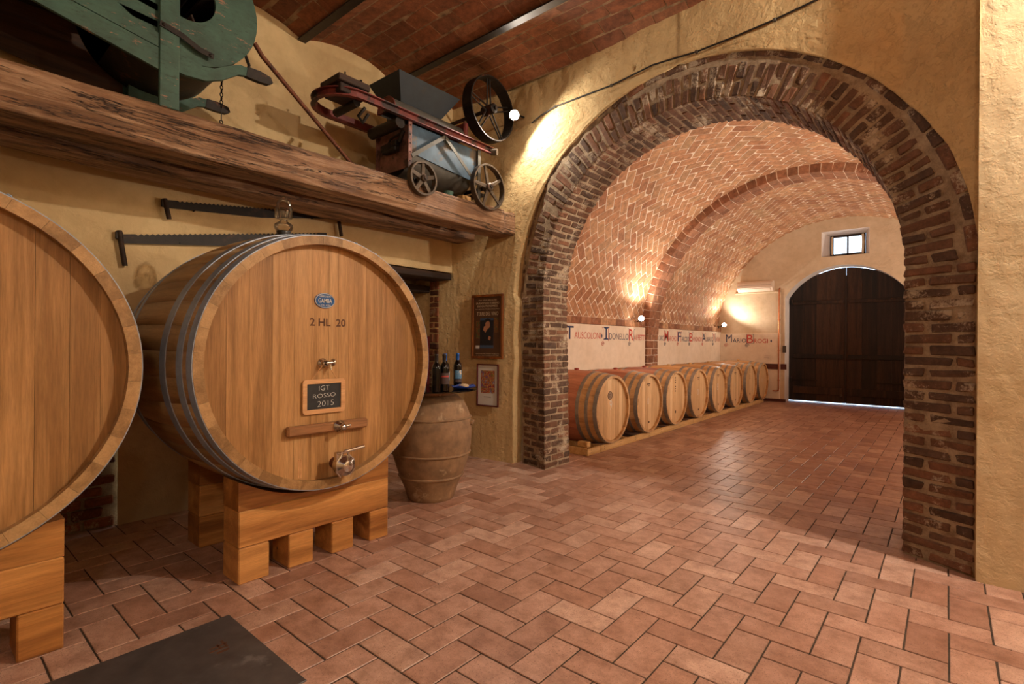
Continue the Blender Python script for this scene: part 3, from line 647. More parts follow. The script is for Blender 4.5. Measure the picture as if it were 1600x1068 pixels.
# transverse rib and its pilasters
m = MB(); RI = VR - .135; n = 60
prof = [(VR + .01, RB[0] + .004), (RI + .006, RB[0] + .004), (RI + .006, RB[1] - .004), (VR + .01, RB[1] - .004)]
m.add([(VX - r * math.cos(PI * i / n), y, VZ + r * math.sin(PI * i / n)) for i in range(n + 1) for r, y in prof], [[i * 4 + j + 1, i * 4 + j, (i + 1) * 4 + j, (i + 1) * 4 + j + 1] for i in range(n) for j in range(3)], .5)
for x0, x1 in ((TL - .05, TL + .10), (TR - .10, TR + .05)): m.box((x0, RB[0] + .004, 0), (x1, RB[1] - .004, 1.52), .002)
rib = struct(m, 'trim_13', 'vault_mortar', 'brick rib crossing the vault')
NR = 52
for k in range(NR):
    th = PI * (k + .5) / NR; rad = Vector((-math.cos(th), 0, math.sin(th))); tan = Vector((math.sin(th), 0, math.cos(th)))
    if math.sin(th) < .02: continue
    W0 = RB[1] - RB[0]; sp = [(0, .62), (.64, 1)] if k % 2 else [(0, .36), (.38, 1)]
    for a, b in sp:
        mb = MB(); mb.rbox(Vector((VX, RB[0] + W0 * (a + b) / 2, VZ)) + rad * (RI + .068), (tan, Y3, rad), (PI * RI / NR / 2 - .002, W0 * (b - a) / 2, .068), .004, .003, rnd.random()); mb.build('brick', 'rib_brick', rib)
for x0, sg in ((TL + .10, 1), (TR - .10, -1)):
    z = 0.; k = 0
    while z < 1.5:
        h = .15 if k % 2 else .13
        for a, b in (((0, .6), (.62, 1)) if k % 2 else ((0, .4), (.42, 1))):
            mb = MB(); mb.rbox((x0 - sg * .03, RB[0] + (RB[1] - RB[0]) * (a + b) / 2, z + h / 2), (X3, Y3, Z3), (.034, (RB[1] - RB[0]) * (b - a) / 2 - .002, h / 2 - .005), .004, .003, rnd.random()); mb.build('brick', 'rib_brick', rib)
        z += h; k += 1
# side walls: plaster panels, brick course above them
for nm, x, sg in (('wall_vault_left', TL, 1), ('wall_vault_right', TR, -1)):
    m = MB(); f = [[0, 1, 2, 3]] if sg > 0 else [[3, 2, 1, 0]]
    m.add([(x, 4.85, 0), (x, TE, 0), (x, TE, 1.765), (x, 4.85, 1.765)], f)
    wv = struct(m, nm, 'vault_mortar', 'low side wall of the vaulted room')
    for y0, y1 in ((4.86, RB[0] - .02), (RB[1] + .01, TE)):
        m = MB(); m.box((min(x, x + sg * .07), y0, 0), (max(x, x + sg * .07), y1, 1.64), .006); m.build('panel', 'panel_white', wv, label='white plaster panel')
        y = y0
        while y < y1 - .02:
            e = min(y + rnd.choice((.26, .29, .3)), y1); mb = MB(); mb.rbox((x + sg * .03, (y + e) / 2, 1.70), (X3, Y3, Z3), (.04, (e - y) / 2 - .004, .056), .003, .003, rnd.random()); mb.build('brick', 'rib_brick' if rnd.random() < .5 else 'vault_brick', wv); y = e

# end wall with arched doorway and small window
from mathutils.geometry import tessellate_polygon
DXC, DHW, DSP, DAP = -1.738, 1.15, 2.43, 3.10
rise = DAP - DSP; DR = (DHW ** 2 + rise ** 2) / (2 * rise); ha = math.asin(DHW / DR)
darc = [(DXC + DR * math.sin(-ha + 2 * ha * i / 24), DAP - DR + DR * math.cos(-ha + 2 * ha * i / 24)) for i in range(25)]
dlow = [(DXC - DHW, -.05)] + darc + [(DXC + DHW, -.05)]
WX0, WX1, WZ0, WZ1 = -2.16, -1.27, 3.30, 3.86
outer = [(-4.5, -.05)] + dlow + [(.9, -.05), (.9, 4.35), (-4.5, 4.35)]; hole = [(WX0, WZ0), (WX1, WZ0), (WX1, WZ1), (WX0, WZ1)]
allp = outer + hole
m = MB(); tr = tessellate_polygon([[Vector((a, b, 0)) for a, b in outer], [Vector((a, b, 0)) for a, b in hole]])
fs = []
for f in tr:
    p = [Vector(allp[i]) for i in f]; cr = (p[1] - p[0]).cross(p[2] - p[0]) if False else (p[1].x - p[0].x) * (p[2].y - p[0].y) - (p[1].y - p[0].y) * (p[2].x - p[0].x)
    fs.append(list(f) if cr > 0 else list(f)[::-1])
m.add([(a, TE, b) for a, b in allp], fs)
we = struct(m, 'wall_vault_end', 'plaster_end', 'beige end wall of the vaulted room')
m = MB(); DY = TE + .42
m.add([(a, y, b) for y in (TE, DY) for a, b in dlow], [[i, i + 1, len(dlow) + i + 1, len(dlow) + i] for i in range(len(dlow) - 1)])
wi = [(-2.03, 3.34), (-1.37, 3.34), (-1.37, 3.80), (-2.03, 3.80)]; WY = TE + .34
m.add([(a, TE, b) for a, b in hole] + [(a, WY, b) for a, b in wi], [[i, (i + 1) % 4, 4 + (i + 1) % 4, 4 + i] for i in range(4)])
m.build('reveal', 'reveal', we)
m = MB(); m.box((-4.34, TE - .05, 0), (-2.98, TE + .01, 1.60), .008); m.build('panel', 'panel_white', we, label='white plaster panel')
m = MB(); m.box((-3.02, TE - .02, 1.60), (-2.98, TE + .02, 2.60), .01); m.box((-4.0, TE - .02, 2.56), (-2.98, TE + .02, 2.60), .01); m.build('moulding', 'plaster_end', we)
m = MB(); m.box((-4.3, TE - .062, .755), (-2.985, TE - .045, .885), .002); m.box((-2.975, TE - .012, .755), (-2.85, TE + .005, .885), .002); m.build('painted_band', 'brownband', we, label='dark red painted band')
m = MB(); m.box((-4.3, TE - .065, 0), (-2.85, TE - .04, .07), .003); struct(m, 'baseboard_end', 'brownband')
m = MB(); m.prism([(-2.93, 1.15), (-2.86, 1.15), (-2.86, 1.31), (-2.93, 1.31)], (0, TE + .005, 0), (X3, Z3, Y3), -.03); single(m, 'switch_box', 'grey', 'small grey metal box between the copper pipe and the dark double door', 'switch box', (-2.9, TE, 1.15))
m = MB(); m.box((-3.32, TE - .065, 1.02), (-3.2, TE - .049, 1.09), .004); single(m, 'socket_plate', 'cream', 'small white socket plate on the end wall panel beside the dark double door', 'socket', (-3.26, TE - .05, 1.02))
m = MB(); m.tube([(-2.995, TE - .09, 2.62), (-2.995, TE - .09, .30), (-3.0, TE - .09, .27), (-3.03, TE - .09, .255), (-3.12, TE - .09, .255)], .016, 8); m.tube([(-2.995, TE - .02, 2.66), (-2.995, TE - .09, 2.62)], .016)
for z in (.5, 1.2, 1.9): m.box((-3.02, TE - .10, z), (-2.97, TE - .04, z + .02), .003)
single(m, 'pipe', 'copper', 'copper pipe running down the end wall beside the dark double door, bent at the bottom', 'pipe', (-2.995, TE - .09, .25))
# double door
door = struct(MB(), 'door_1', 'door_wood', 'dark arched double door of wide planks')
def ztop(x): return DAP - DR + math.sqrt(max(0, DR ** 2 - (x - DXC) ** 2)) + (-.012 if abs(x - DXC) < .55 else .02)
for sg in (-1, 1):
    e = [0.004, .30, .58, .84, 1.17]
    for a, b in zip(e[:-1], e[1:]):
        xa, xb = sorted((DXC + sg * (a + .0005), DXC + sg * (b - .0005))); m = MB(); dd = rnd.uniform(-.006, .006)
        top = [(xb - (xb - xa) * i / 6, ztop(xb - (xb - xa) * i / 6)) for i in range(7)]
        m.prism([(xa, .022), (xb, .022)] + top, (0, DY + dd, 0), (X3, Z3, Y3), .05, rnd.random()); m.build('plank', 'door_wood', door)
    for z, h in ((.20, .16), (1.02, .10), (2.28, .08)):
        xa, xb = sorted((DXC + sg * .05, DXC + sg * 1.06)); m = MB(); m.box((xa, DY - .028, z), (xb, DY - .004, z + h), .006, rnd.random()); m.build('crossboard', 'door_wood', door)
    for z in (.5, 2.33):
        xa, xb = sorted((DXC + sg * .55, DXC + sg * 1.10)); m = MB(); m.box((xa, DY - .036, z), (xb, DY - .026, z + .03), .003); m.cyl((DXC + sg * 1.09, DY - .04, z - .04), (DXC + sg * 1.09, DY - .04, z + .07), .018, 8); m.build('hinge', 'iron', door)
for sg in (-1, 1):
    xa, xb = sorted((DXC + sg * .008, DXC + sg * 1.16)); m = MB(); m.prism([(xa, .03), (xb, .03)] + [(xb - (xb - xa) * i / 12, ztop(xb - (xb - xa) * i / 12)) for i in range(13)], (0, DY + .057, 0), (X3, Z3, Y3), .02); m.build('light_stop', 'door_wood', door)  # unseen sheet added behind the planks to keep sky light out
m = MB(); m.box((DXC - .02, DY - .03, .04), (DXC + .018, DY - .006, 2.9), .004); m.build('cover_strip', 'door_wood', door)
m = MB(); m.box((DXC + .03, DY - .045, 1.02), (DXC + .6, DY - .030, 1.05), .003); m.build('bolt', 'iron', door)
m = MB(); m.cyl((DXC - .08, DY - .01, .2), (DXC - .08, DY - .05, .2), .025, 10); m.build('lock', 'worn_iron', door)
# window
win = struct(MB(), 'window_1', 'dark_wood', 'small two-pane window above the double door')
m = MB()
for (a, b, c, d) in ((-2.03, 3.34, -1.37, 3.385), (-2.03, 3.755, -1.37, 3.80), (-2.03, 3.34, -1.97, 3.80), (-1.43, 3.34, -1.37, 3.80), (-1.715, 3.34, -1.685, 3.80)): m.box((a, WY - .05, b), (c, WY, d), .006)
m.build('frame', 'dark_wood', win)
for a, b in ((-1.97, -1.715), (-1.685, -1.43)): m = MB(); m.box((a, WY - .03, 3.385), (b, WY - .024, 3.755), .001); m.build('pane', 'glass', win)
m = MB(); m.tube([(-1.99, WY - .06, 3.36), (-2.0, WY - .07, 3.55), (-1.99, WY - .06, 3.78)], .02, 6); m.tube([(-1.42, WY - .06, 3.36), (-1.41, WY - .075, 3.6), (-1.42, WY - .06, 3.78)], .025, 6); m.build('stop', 'plaster_end', win)
# air conditioner
t = empty('air_conditioner', (-3.52, TE, 2.6), 'white wall-mounted air conditioner above the panel of the end wall', 'air conditioner')
m = MB(); m.prism([(0, 2.60), (0, 2.84), (-.17, 2.84), (-.215, 2.79), (-.215, 2.68), (-.12, 2.60)], (-3.90, TE, 0), (Y3, Z3, X3), .78); m.build('casing', 'cream', t)
m = MB(); m.rbox((-3.51, TE - .165, 2.632), (X3, Vector((0, .78, -.62)).normalized(), Vector((0, .62, .78)).normalized()), (.34, .045, .005), .002); m.build('vane', 'cream', t)
m = MB(); m.box((-3.88, TE - .219, 2.735), (-3.14, TE - .214, 2.739), .001); m.build('seam', 'grey', t)

# painted lettering on the panels
def wall_word(body, y0, y1, z0, h, mat, bold=.0):
    if body == 'I':
        m = MB(); w_ = y1 - y0; m.prism([(y0, z0), (y1, z0), (y1, z0 + .014), (y0 + w_ * .62, z0 + .03), (y0 + w_ * .62, z0 + h - .03), (y1, z0 + h - .014), (y1, z0 + h), (y0, z0 + h), (y0, z0 + h - .014), (y0 + w_ * .38, z0 + h - .03), (y0 + w_ * .38, z0 + .03), (y0, z0 + .014)], (TL + .0705, 0, 0), (Y3, Z3, X3), .002); return m.build('lettering', mat, letters)
    return text('lettering', body, mat, letters, (TL + .0705, y0, z0), Y3, Z3, h, y1 - y0, bold)
letters = empty('wall_lettering', (TL + .07, 9.5, 1.4), 'red and blue medieval style names painted along the white wall panels above the casks', 'lettering')
for body, y0, y1, z0, h, mat in (('T', 6.38, 6.60, 1.40, .20, 'inkblue'), ('AUSCOLONI', 6.62, 7.40, 1.41, .105, 'inkred'), ('I', 7.50, 7.66, 1.40, .21, 'inkblue'), ('DONELLO', 7.68, 8.36, 1.405, .105, 'inkblue'), ('R', 8.38, 8.56, 1.395, .20, 'inkred'), ('AFFETTI', 8.58, 9.03, 1.40, .10, 'inkred'),
        ('ORO', 9.62, 9.88, 1.40, .10, 'inkblue'), ('M', 9.90, 10.08, 1.39, .21, 'inkred'), ('ARCHO', 10.10, 10.5, 1.395, .10, 'inkred'), ('F', 10.56, 10.76, 1.39, .20, 'inkblue'), ('ARCIDO', 10.78, 11.2, 1.39, .10, 'inkblue'), ('B', 11.22, 11.40, 1.39, .19, 'inkred'), ('ANGNOLI', 11.42, 11.96, 1.395, .10, 'inkred'), ('A', 12.0, 12.2, 1.39, .19, 'inkblue'), ('LBERTO', 12.22, 12.72, 1.40, .10, 'inkblue'), ('V', 12.72, 12.86, 1.40, .19, 'inkred'), ('ENTURI', 12.88, 13.2, 1.40, .10, 'inkred')):
    wall_word(body, y0, y1, z0, h, mat, .004 if len(body) == 1 else -.006)
def curl(y, z, r, mat, ax=Y3, o=None):
    m = MB(); pts = [(o or Vector((TL + .072, y, z))) + ax * (r * (1 - i / 22) * math.cos(i * .55)) + Z3 * (r * (1 - i / 22) * math.sin(i * .55)) for i in range(20)]
    m.tube(pts, .004, 4); m.build('flourish', mat, letters)
def outline(y0, y1, z0, z1, mat):
    m = MB(); X_ = TL + .072
    for yy_ in (y0, y1): m = MB(); m.tube([(X_, yy_, z0), (X_, yy_, z1), (X_, yy_ + (.04 if yy_ == y1 else -.04), z1 + .03)], .003, 4); m.build('flourish', mat, letters)
for y, mat in ((7.47, 'inkred'), (8.40, 'inkblue'), (9.92, 'inkblue'), (10.55, 'inkred'), (11.2, 'inkblue'), (12.0, 'inkred'), (12.7, 'inkblue')): curl(y, 1.33, .045, mat); outline(y + .01, y + .18, 1.38, 1.58, mat)
for y in (7.44,): m = MB(); m.prism([(y - .02, 1.46), (y, 1.42), (y + .02, 1.46), (y, 1.50)], (TL + .07, 0, 0), (Y3, Z3, X3), .002); m.build('flourish', 'inkblue', letters)
lx = lambda b, x0, x1, z0, h, mat: text('lettering', b, mat, letters, (x0, TE - .0505, z0), X3, Z3, h, x1 - x0, .0)
lx('M', -4.20, -4.06, 1.385, .19, 'inkblue'); lx('ARIO', -4.04, -3.73, 1.38, .10, 'inkblue'); lx('B', -3.71, -3.57, 1.37, .20, 'inkred'); lx('ROGI', -3.55, -3.24, 1.37, .10, 'inkred')
m = MB(); m.prism([(-3.19, 1.42), (-3.17, 1.38), (-3.15, 1.42), (-3.17, 1.46)], (0, TE - .05, 0), (X3, Z3, Y3), -.002); m.build('flourish', 'inkblue', letters)
curl(0, 0, .05, 'inkred', X3, Vector((-4.20, TE - .053, 1.31))); curl(0, 0, .05, 'inkblue', X3, Vector((-3.71, TE - .053, 1.31)))
m = MB()
for p in ([(-3.72, 1.36), (-3.56, 1.36), (-3.56, 1.585), (-3.72, 1.585), (-3.72, 1.36)],): m.tube([(a, TE - .053, b) for a, b in p], .004, 4)
m.build('flourish', 'inkblue', letters)

# flood lamps on the ledges of the vaulted room (tips visible above the panels) and by the machine
def flood(loc, aim, label, wall_dir):
    t = empty('wall_lamp', loc, label, 'lamp', 'small flood lamps on the walls'); loc = Vector(loc); d = Vector(aim).normalized(); u = d.orthogonal().normalized(); v = d.cross(u)
    m = MB(); m.lathe([(.018, -.10), (.035, -.09), (.052, -.02), (.056, 0), (.050, 0), (.03, -.06), (.0, -.065)], loc, (u, v, d), 20); m.build('lamp_shade', 'blackm', t)
    m = MB(); m.lathe([(0.0, .052), (.028, .044), (.046, .022), (.050, .0), (.044, -.014), (.0, -.02)], loc, (u, v, d), 16); m.build('bulb', 'bulb', t)
    m = MB(); b = loc - d * .09; w_ = Vector(wall_dir); m.tube([b, b + w_ * .5, b + w_], .01, 6); m.cyl(b + w_ * .95, b + w_ * 1.02, .035, 12); m.build('bracket', 'blackm', t)
    return t
flood(LAMP_A, (.45, -.62, -.45), 'lit lamp on the arch wall beside the spoked wheel of the crushing machine', (0, .20, .02))
flood(LAMP_T1, (.5, -.65, .3), 'lit lamp on the left wall of the vaulted room just before the brick rib', (-.10, .02, -.03))
flood(LAMP_T2, (.6, -.7, .2), 'lit lamp in the far corner of the vaulted room above the last casks', (-.10, .0, -.03))
m = MB(); pts = [(-3.42, 4.32, 3.70), (-3.3, 4.335, 3.745), (-3.1, 4.33, 3.775), (-2.75, 4.31, 3.768), (-2.42, 4.29, 3.763), (-2.0, 4.27, 3.80), (-1.6, 4.25, 3.765), (-1.3, 4.235, 3.765), (-1.0, 4.22, 3.775), (-.72, 4.20, 3.80), (-.2, 4.17, 3.86), (.14, 4.0, 3.9)]
m.tube([(x, plaster_face(x) - .028, z) for x, y, z in pts], .0075, 6)
t = empty('electric_cable', (-2, 4.2, 3.7), 'black cable pinned along the plaster above the brick arch', 'cable'); m.build('cable', 'cable', t)
m = MB()
for x, z in ((-3.1, 3.775), (-2.42, 3.763), (-1.6, 3.765), (-1.0, 3.775)): m = MB(); m.box((x - .012, plaster_face(x) - .038, z - .012), (x + .012, plaster_face(x) - .015, z + .012), .003); m.build('clip', 'grey', t)

# ------------------------------------------------------------------ big casks on pine cradles
def big_cask(loc, label):
    L, R0, R1 = 1.25, .745, .80; N = 36
    t = empty('big_cask', loc, label, 'cask', 'big oak casks'); o = Vector(loc)
    def rad(x): s = 1 - abs(-x / (L / 2) - 1) ** 2 if True else 0; return R0 + (R1 - R0) * s
    for k in range(N):
        a0 = 2 * PI * (k + .5) / N; a1 = a0 + 2 * PI / N - .0012; m = MB(); vs = []; ti = rnd.random(); NS = 13
        for i in range(NS):
            x = -L * i / (NS - 1); r = rad(x); th = .058 if 0 < i < NS - 1 else .05
            for rr, aa in ((r, a0), (r, (a0 + a1) / 2), (r, a1), (r - th, a1), (r - th, (a0 + a1) / 2), (r - th, a0)): vs.append(o + Vector((x, rr * math.cos(aa), rr * math.sin(aa))))
        fs = [[i * 6 + j, (i + 1) * 6 + j, (i + 1) * 6 + (j + 1) % 6, i * 6 + (j + 1) % 6] for i in range(NS - 1) for j in range(6)]
        m.add(vs, fs, ti); m.f[-1]; m.add(vs[:6], [[0, 1, 2, 3, 4, 5]], ti); m.add(vs[-6:], [[5, 4, 3, 2, 1, 0]], ti)
        for q in range(len(fs)): m.s[q] = (q % 6) in (0, 1)
        m.build('stave', 'oak_stave', t)
    RH = R0 - .045
    def board(ya, yb, x0, x1, z0=None):
        n = 7; tp = [(yb - (yb - ya) * i / n, math.sqrt(max(0, RH ** 2 - (yb - (yb - ya) * i / n) ** 2))) for i in range(n + 1)]; bt = [(a, -b) for a, b in tp[::-1]]
        poly = tp + bt
        m = MB(); m.prism([(a, b) for a, b in poly if True], o + Vector((x0, 0, 0)), (Y3, Z3, X3), x1 - x0, rnd.random()); return m
    e = [-RH, -.57, -.455, -.33, -.205, -.10, .01, .075, .145, .27, .39, .50, .605, RH]
    for a, b in zip(e[:-1], e[1:]):
        a2, b2 = a + .0006, b - .0006; board(a2 if a > -RH else -RH + .001, b2 if b < RH else RH - .001, -.058 - rnd.uniform(0, .0012), -.10).build('head_board', 'oak_head', t)
    board(-RH, RH, -L + .06, -L + .1).build('head', 'oak_head', t)
    for x0, x1 in ((-.002, -.052), (-.095, -.150), (-.27, -.335), (-.915, -.98), (-1.10, -1.155), (-1.198, -1.248)):
        m = MB(); r0, r1 = rad(x0), rad(x1); m.lathe([(r0 - .004, -x0), (r0 + .004, -x0), (r1 + .004, -x1), (r1 - .004, -x1)], o, (Y3, Z3, -X3), 96, smooth=False)
        for q in (1.15, 1.35): 
            for dx in (.25, .75):
                x = x0 + (x1 - x0) * dx; r = rad(x) + .004; c = o + Vector((x, r * math.cos(q), r * math.sin(q))); n_ = Vector((0, math.cos(q), math.sin(q))); m.lathe([(.010, 0), (.008, .005), (0, .007)], c, (X3, X3.cross(n_) * -1, n_), 8)
        m.build('hoop', 'galv', t)
    return t
B2 = Vector((-2.80, 1.66, 1.22)); B1 = Vector((-2.80, -.035, 1.22))
cask2 = big_cask(B2, 'big oak cask with slate board, blue oval plaque and steel tap on its head')
HX = B2.x - .059
t = cask2
def ell(n, a, b): return [(a * math.cos(2 * PI * i / n), b * math.sin(2 * PI * i / n)) for i in range(n)]
PLO = Vector((HX, 1.641, 1.587)); m = MB(); m.prism(ell(32, .066, .046), PLO, (Y3, Z3, X3), .006); plq = m.build('plaque', 'plaque', t, label='blue oval enamel plaque')
m = MB(); m.tube([PLO + Vector((.007, a, b)) for a, b in ell(32, .062, .042) + [(.062, 0)]], .002, 5); m.build('rim', 'silver', plq)
text('lettering', 'GAMBA', 'silver', plq, PLO + Vector((.006, -.044, -.013)), Y3, Z3, .026, .088, .01)
for a_, b_, s_ in (('FABBRICA BOTTI', .020, .011), ('CASTELL ALFERO', -.033, .011)): text('lettering', a_, 'silver', plq, PLO + Vector((.006, -.036, b_)), Y3, Z3, s_, .072, 0)
text('lettering', '2 HL  20', 'brand', t, (HX, 1.548, 1.434), Y3, Z3, .047, .235, .02, .0015)
# sampling cock with the hanging slate
def cock(c, s=1.):
    m = MB(); m.lathe([(.030, 0), (.030, .006), (.016, .012), (.014, .03), (.020, .035), (.020, .045), (.012, .05)], c, (Y3, Z3, X3), 20); 
    m.cyl(Vector(c) + X3 * .04 + Vector((0, .0, 0)), Vector(c) + Vector((.04, .045, .004)), .012, 12); m.cyl(Vector(c) + Vector((.04, .03, 0)), Vector(c) + Vector((.045, .033, -.04)), .006, 8); m.cyl(Vector(c) + Vector((.04, .045, .004)), Vector(c) + Vector((.04, .052, .004)), .024, 14)
    return m
cock((HX, 1.628, 1.213)).build('sampling_cock', 'chrome', t)
t2 = empty('slate_sign', (HX + .02, 1.637, .915), 'small wood-framed slate hanging on the big cask, chalked IGT ROSSO 2015', 'sign')
sx, sy0, sy1, sz0, sz1 = HX + .006, 1.500, 1.772, .915, 1.118
def rrect(y0, y1, z0, z1, r, n=5):
    P = []
    for cy, cz_, a in ((y1 - r, z1 - r, 0), (y0 + r, z1 - r, PI / 2), (y0 + r, z0 + r, PI), (y1 - r, z0 + r, 1.5 * PI)): P += [(cy + r * math.cos(a + PI / 2 * i / n), cz_ + r * math.sin(a + PI / 2 * i / n)) for i in range(n + 1)]
    return P
O_, I_ = rrect(sy0, sy1, sz0, sz1, .02), rrect(sy0 + .026, sy1 - .026, sz0 + .026, sz1 - .026, .002)
m = MB(); n = len(O_); vs = [(sx, a, b) for a, b in O_] + [(sx + .012, a, b) for a, b in O_] + [(sx + .012, a, b) for a, b in I_] + [(sx + .004, a, b) for a, b in I_]
m.add(vs, [[k * n + i, k * n + (i + 1) % n, (k + 1) * n + (i + 1) % n, (k + 1) * n + i] for k in range(3) for i in range(n)]); m.build('frame', 'slate_frame', t2)
m = MB(); m.box((sx, sy0 + .022, sz0 + .022), (sx + .005, sy1 - .022, sz1 - .022), .001); m.build('slate', 'slateb', t2)
for b_, yy_, zz_, h_, w_ in (('IGT', 1.603, 1.050, .028, .07), ('ROSSO', 1.566, 1.006, .024, .145), ('2015', 1.595, .955, .032, .105)): text('lettering', b_, 'chalk', t2, (sx + .005, yy_, zz_), (Y3 + Z3 * .04).normalized(), Z3, h_, w_, -.022, .0006)
m = MB(); m.tube([(sx + .008, 1.555, 1.115), (HX + .035, 1.615, 1.205), (HX + .04, 1.63, 1.215)], .0018, 5); m.tube([(sx + .008, 1.72, 1.115), (HX + .035, 1.64, 1.205), (HX + .04, 1.63, 1.215)], .0018, 5); m.build('string', 'slate_frame', t2)
m = MB(); m.box((HX, 1.40, .800), (HX + .045, 1.925, .858), .01); cb = m.build('crossbar', 'oak_y', t)
m = MB(); m.lathe([(.036, 0), (.036, .008), (.026, .012), (.026, .03), (.016, .035), (.012, .05), (.018, .055), (.018, .062), (0, .064)], (HX + .045, 1.715, .832), (Y3, Z3, X3), 20); m.cyl((HX + .09, 1.715, .832), (HX + .09, 1.765, .836), .009, 10); m.build('screw', 'chrome', cb)
# small manway door seams and gasket glimpses
m = MB()
for y_, z0_, z1_ in ((1.487, .66, .55), (1.50, .66, .548), (1.785, .795, .60)): m.box((HX - .001, y_ - .003, z1_), (HX + .0015, y_ + .003, z0_), .0005)
m.build('seam', 'slate_frame', t)
# tap
TP = Vector((HX, 1.712, .605)); m = MB(); m.lathe([(.034, 0), (.034, .05), (.030, .055), (.030, .075)], TP, (Y3, Z3, X3), 20); tap = m.build('tap', 'rust', t, label='steel butterfly tap')
m = MB(); m.lathe([(.030, .07), (.058, .075), (.060, .085), (.056, .105), (.060, .125), (.058, .135), (.034, .14), (.034, .155), (.030, .158), (0, .158)], TP, (Y3, Z3, X3), 28); m.build('valve_body', 'chrome', tap)
m = MB()
for s in (-1, 1): m.tube([TP + Vector((.12, s * .03, -.062)), TP + Vector((.125, s * .058, -.03)), TP + Vector((.125, s * .055, .03)), TP + Vector((.12, s * .022, .062)), TP + Vector((.12, s * .022, .085))], .007, 8)
m.build('clamp', 'chrome', tap)
m = MB(); m.box(TP + Vector((.095, -.05, .072)), TP + Vector((.125, .03, .084)), .003); m.cyl(TP + Vector((.11, .0, .08)), TP + Vector((.13, .125, .098)), .010, 12); m.box(TP + Vector((.09, -.055, .03)), TP + Vector((.12, -.04, .084)), .003); m.build('handle', 'chrome', tap)
# first cask: copies of the second's staves, boards and hoops
cask1 = empty('big_cask', B1, 'big oak cask cut off by the picture edge, plain head', 'cask', 'big oak casks')
for ch in cask2.children:
    if ch.name.split('.')[0] in ('stave', 'head_board', 'head', 'hoop'): c = ch.copy(); C.objects.link(c); c.parent = cask1
# cradles
def cradle(y0, y1, x1, cy, label):
    t = empty('cask_cradle', (x1 - .1, (y0 + y1) / 2, 0), label, 'cradle'); x0 = x1 - .21; Wd = y1 - y0
    for a, b in ((0, .17), (.285, .44), (.565, .72), (.845, 1.0)):
        m = MB(); m.box((x0, y0 + a * Wd / .995, 0), (x1, min(y1, y0 + b * Wd / .995), .197), .006, rnd.random()); m.build('block', 'pine_z', t)
    m = MB(); m.box((x0, y0, .199), (x1, y1, .40), .006, rnd.random()); m.build('crossbeam', 'pine', t)
    m = MB(); n = 16; R_ = .794; zc = B2.z; top = []
    for i in range(n + 1):
        y = y1 - (y1 - y0) * i / n; z = zc - math.sqrt(R_ ** 2 - (y - cy) ** 2) if abs(y - cy) < .45 else .565; top.append((y, min(.565, z)))
    m.prism([(y0, .402), (y1, .402)] + top, (x0, 0, 0), (Y3, Z3, X3), x1 - x0 - .006, rnd.random()); m.build('saddle', 'pine', t)
cradle(1.20, 2.19, -2.96, B2.y, 'pine cradle under the front of the cask with the slate board')
cradle(1.25, 2.15, -3.68, B2.y, 'pine cradle under the rear of the cask with the slate board, in deep shadow')
cradle(-.53, .465, -2.93, B1.y, 'pine cradle under the front of the plain cask at the picture edge')
cradle(-.50, .43, -3.68, B1.y, 'pine cradle under the rear of the plain cask at the picture edge')
# glass airlock on the bung of the cask
t = empty('glass_airlock', (-3.42, B2.y, 2.02), 'clear blown glass airlock with a dark bung standing on top of the big cask', 'airlock')
m = MB(); m.lathe([(.022, 0), (.030, .015), (.046, .065), (.044, .07), (0, .07)], (-3.42, B2.y, 2.012), n=24); m.build('bung', 'blackm', t)
g0 = 2.08; prof = [(.040, 0), (.052, .008), (.060, .03), (.056, .048), (.035, .062), (.022, .068), (.026, .074), (.022, .08), (.03, .084), (.052, .088), (.057, .098), (.056, .155), (.050, .165), (.046, .168), (.048, .185), (.040, .205), (.020, .216), (.012, .219), (.014, .228), (.012, .236), (0, .24)]
m = MB(); m.lathe(prof, (-3.42, B2.y, g0), n=32); m.build('outer_glass', 'glass', t)
m = MB(); m.lathe([(.028, .095), (.028, .150), (.018, .158), (.0, .160)], (-3.42, B2.y, g0), n=20); m.build('inner_glass', 'glass', t)

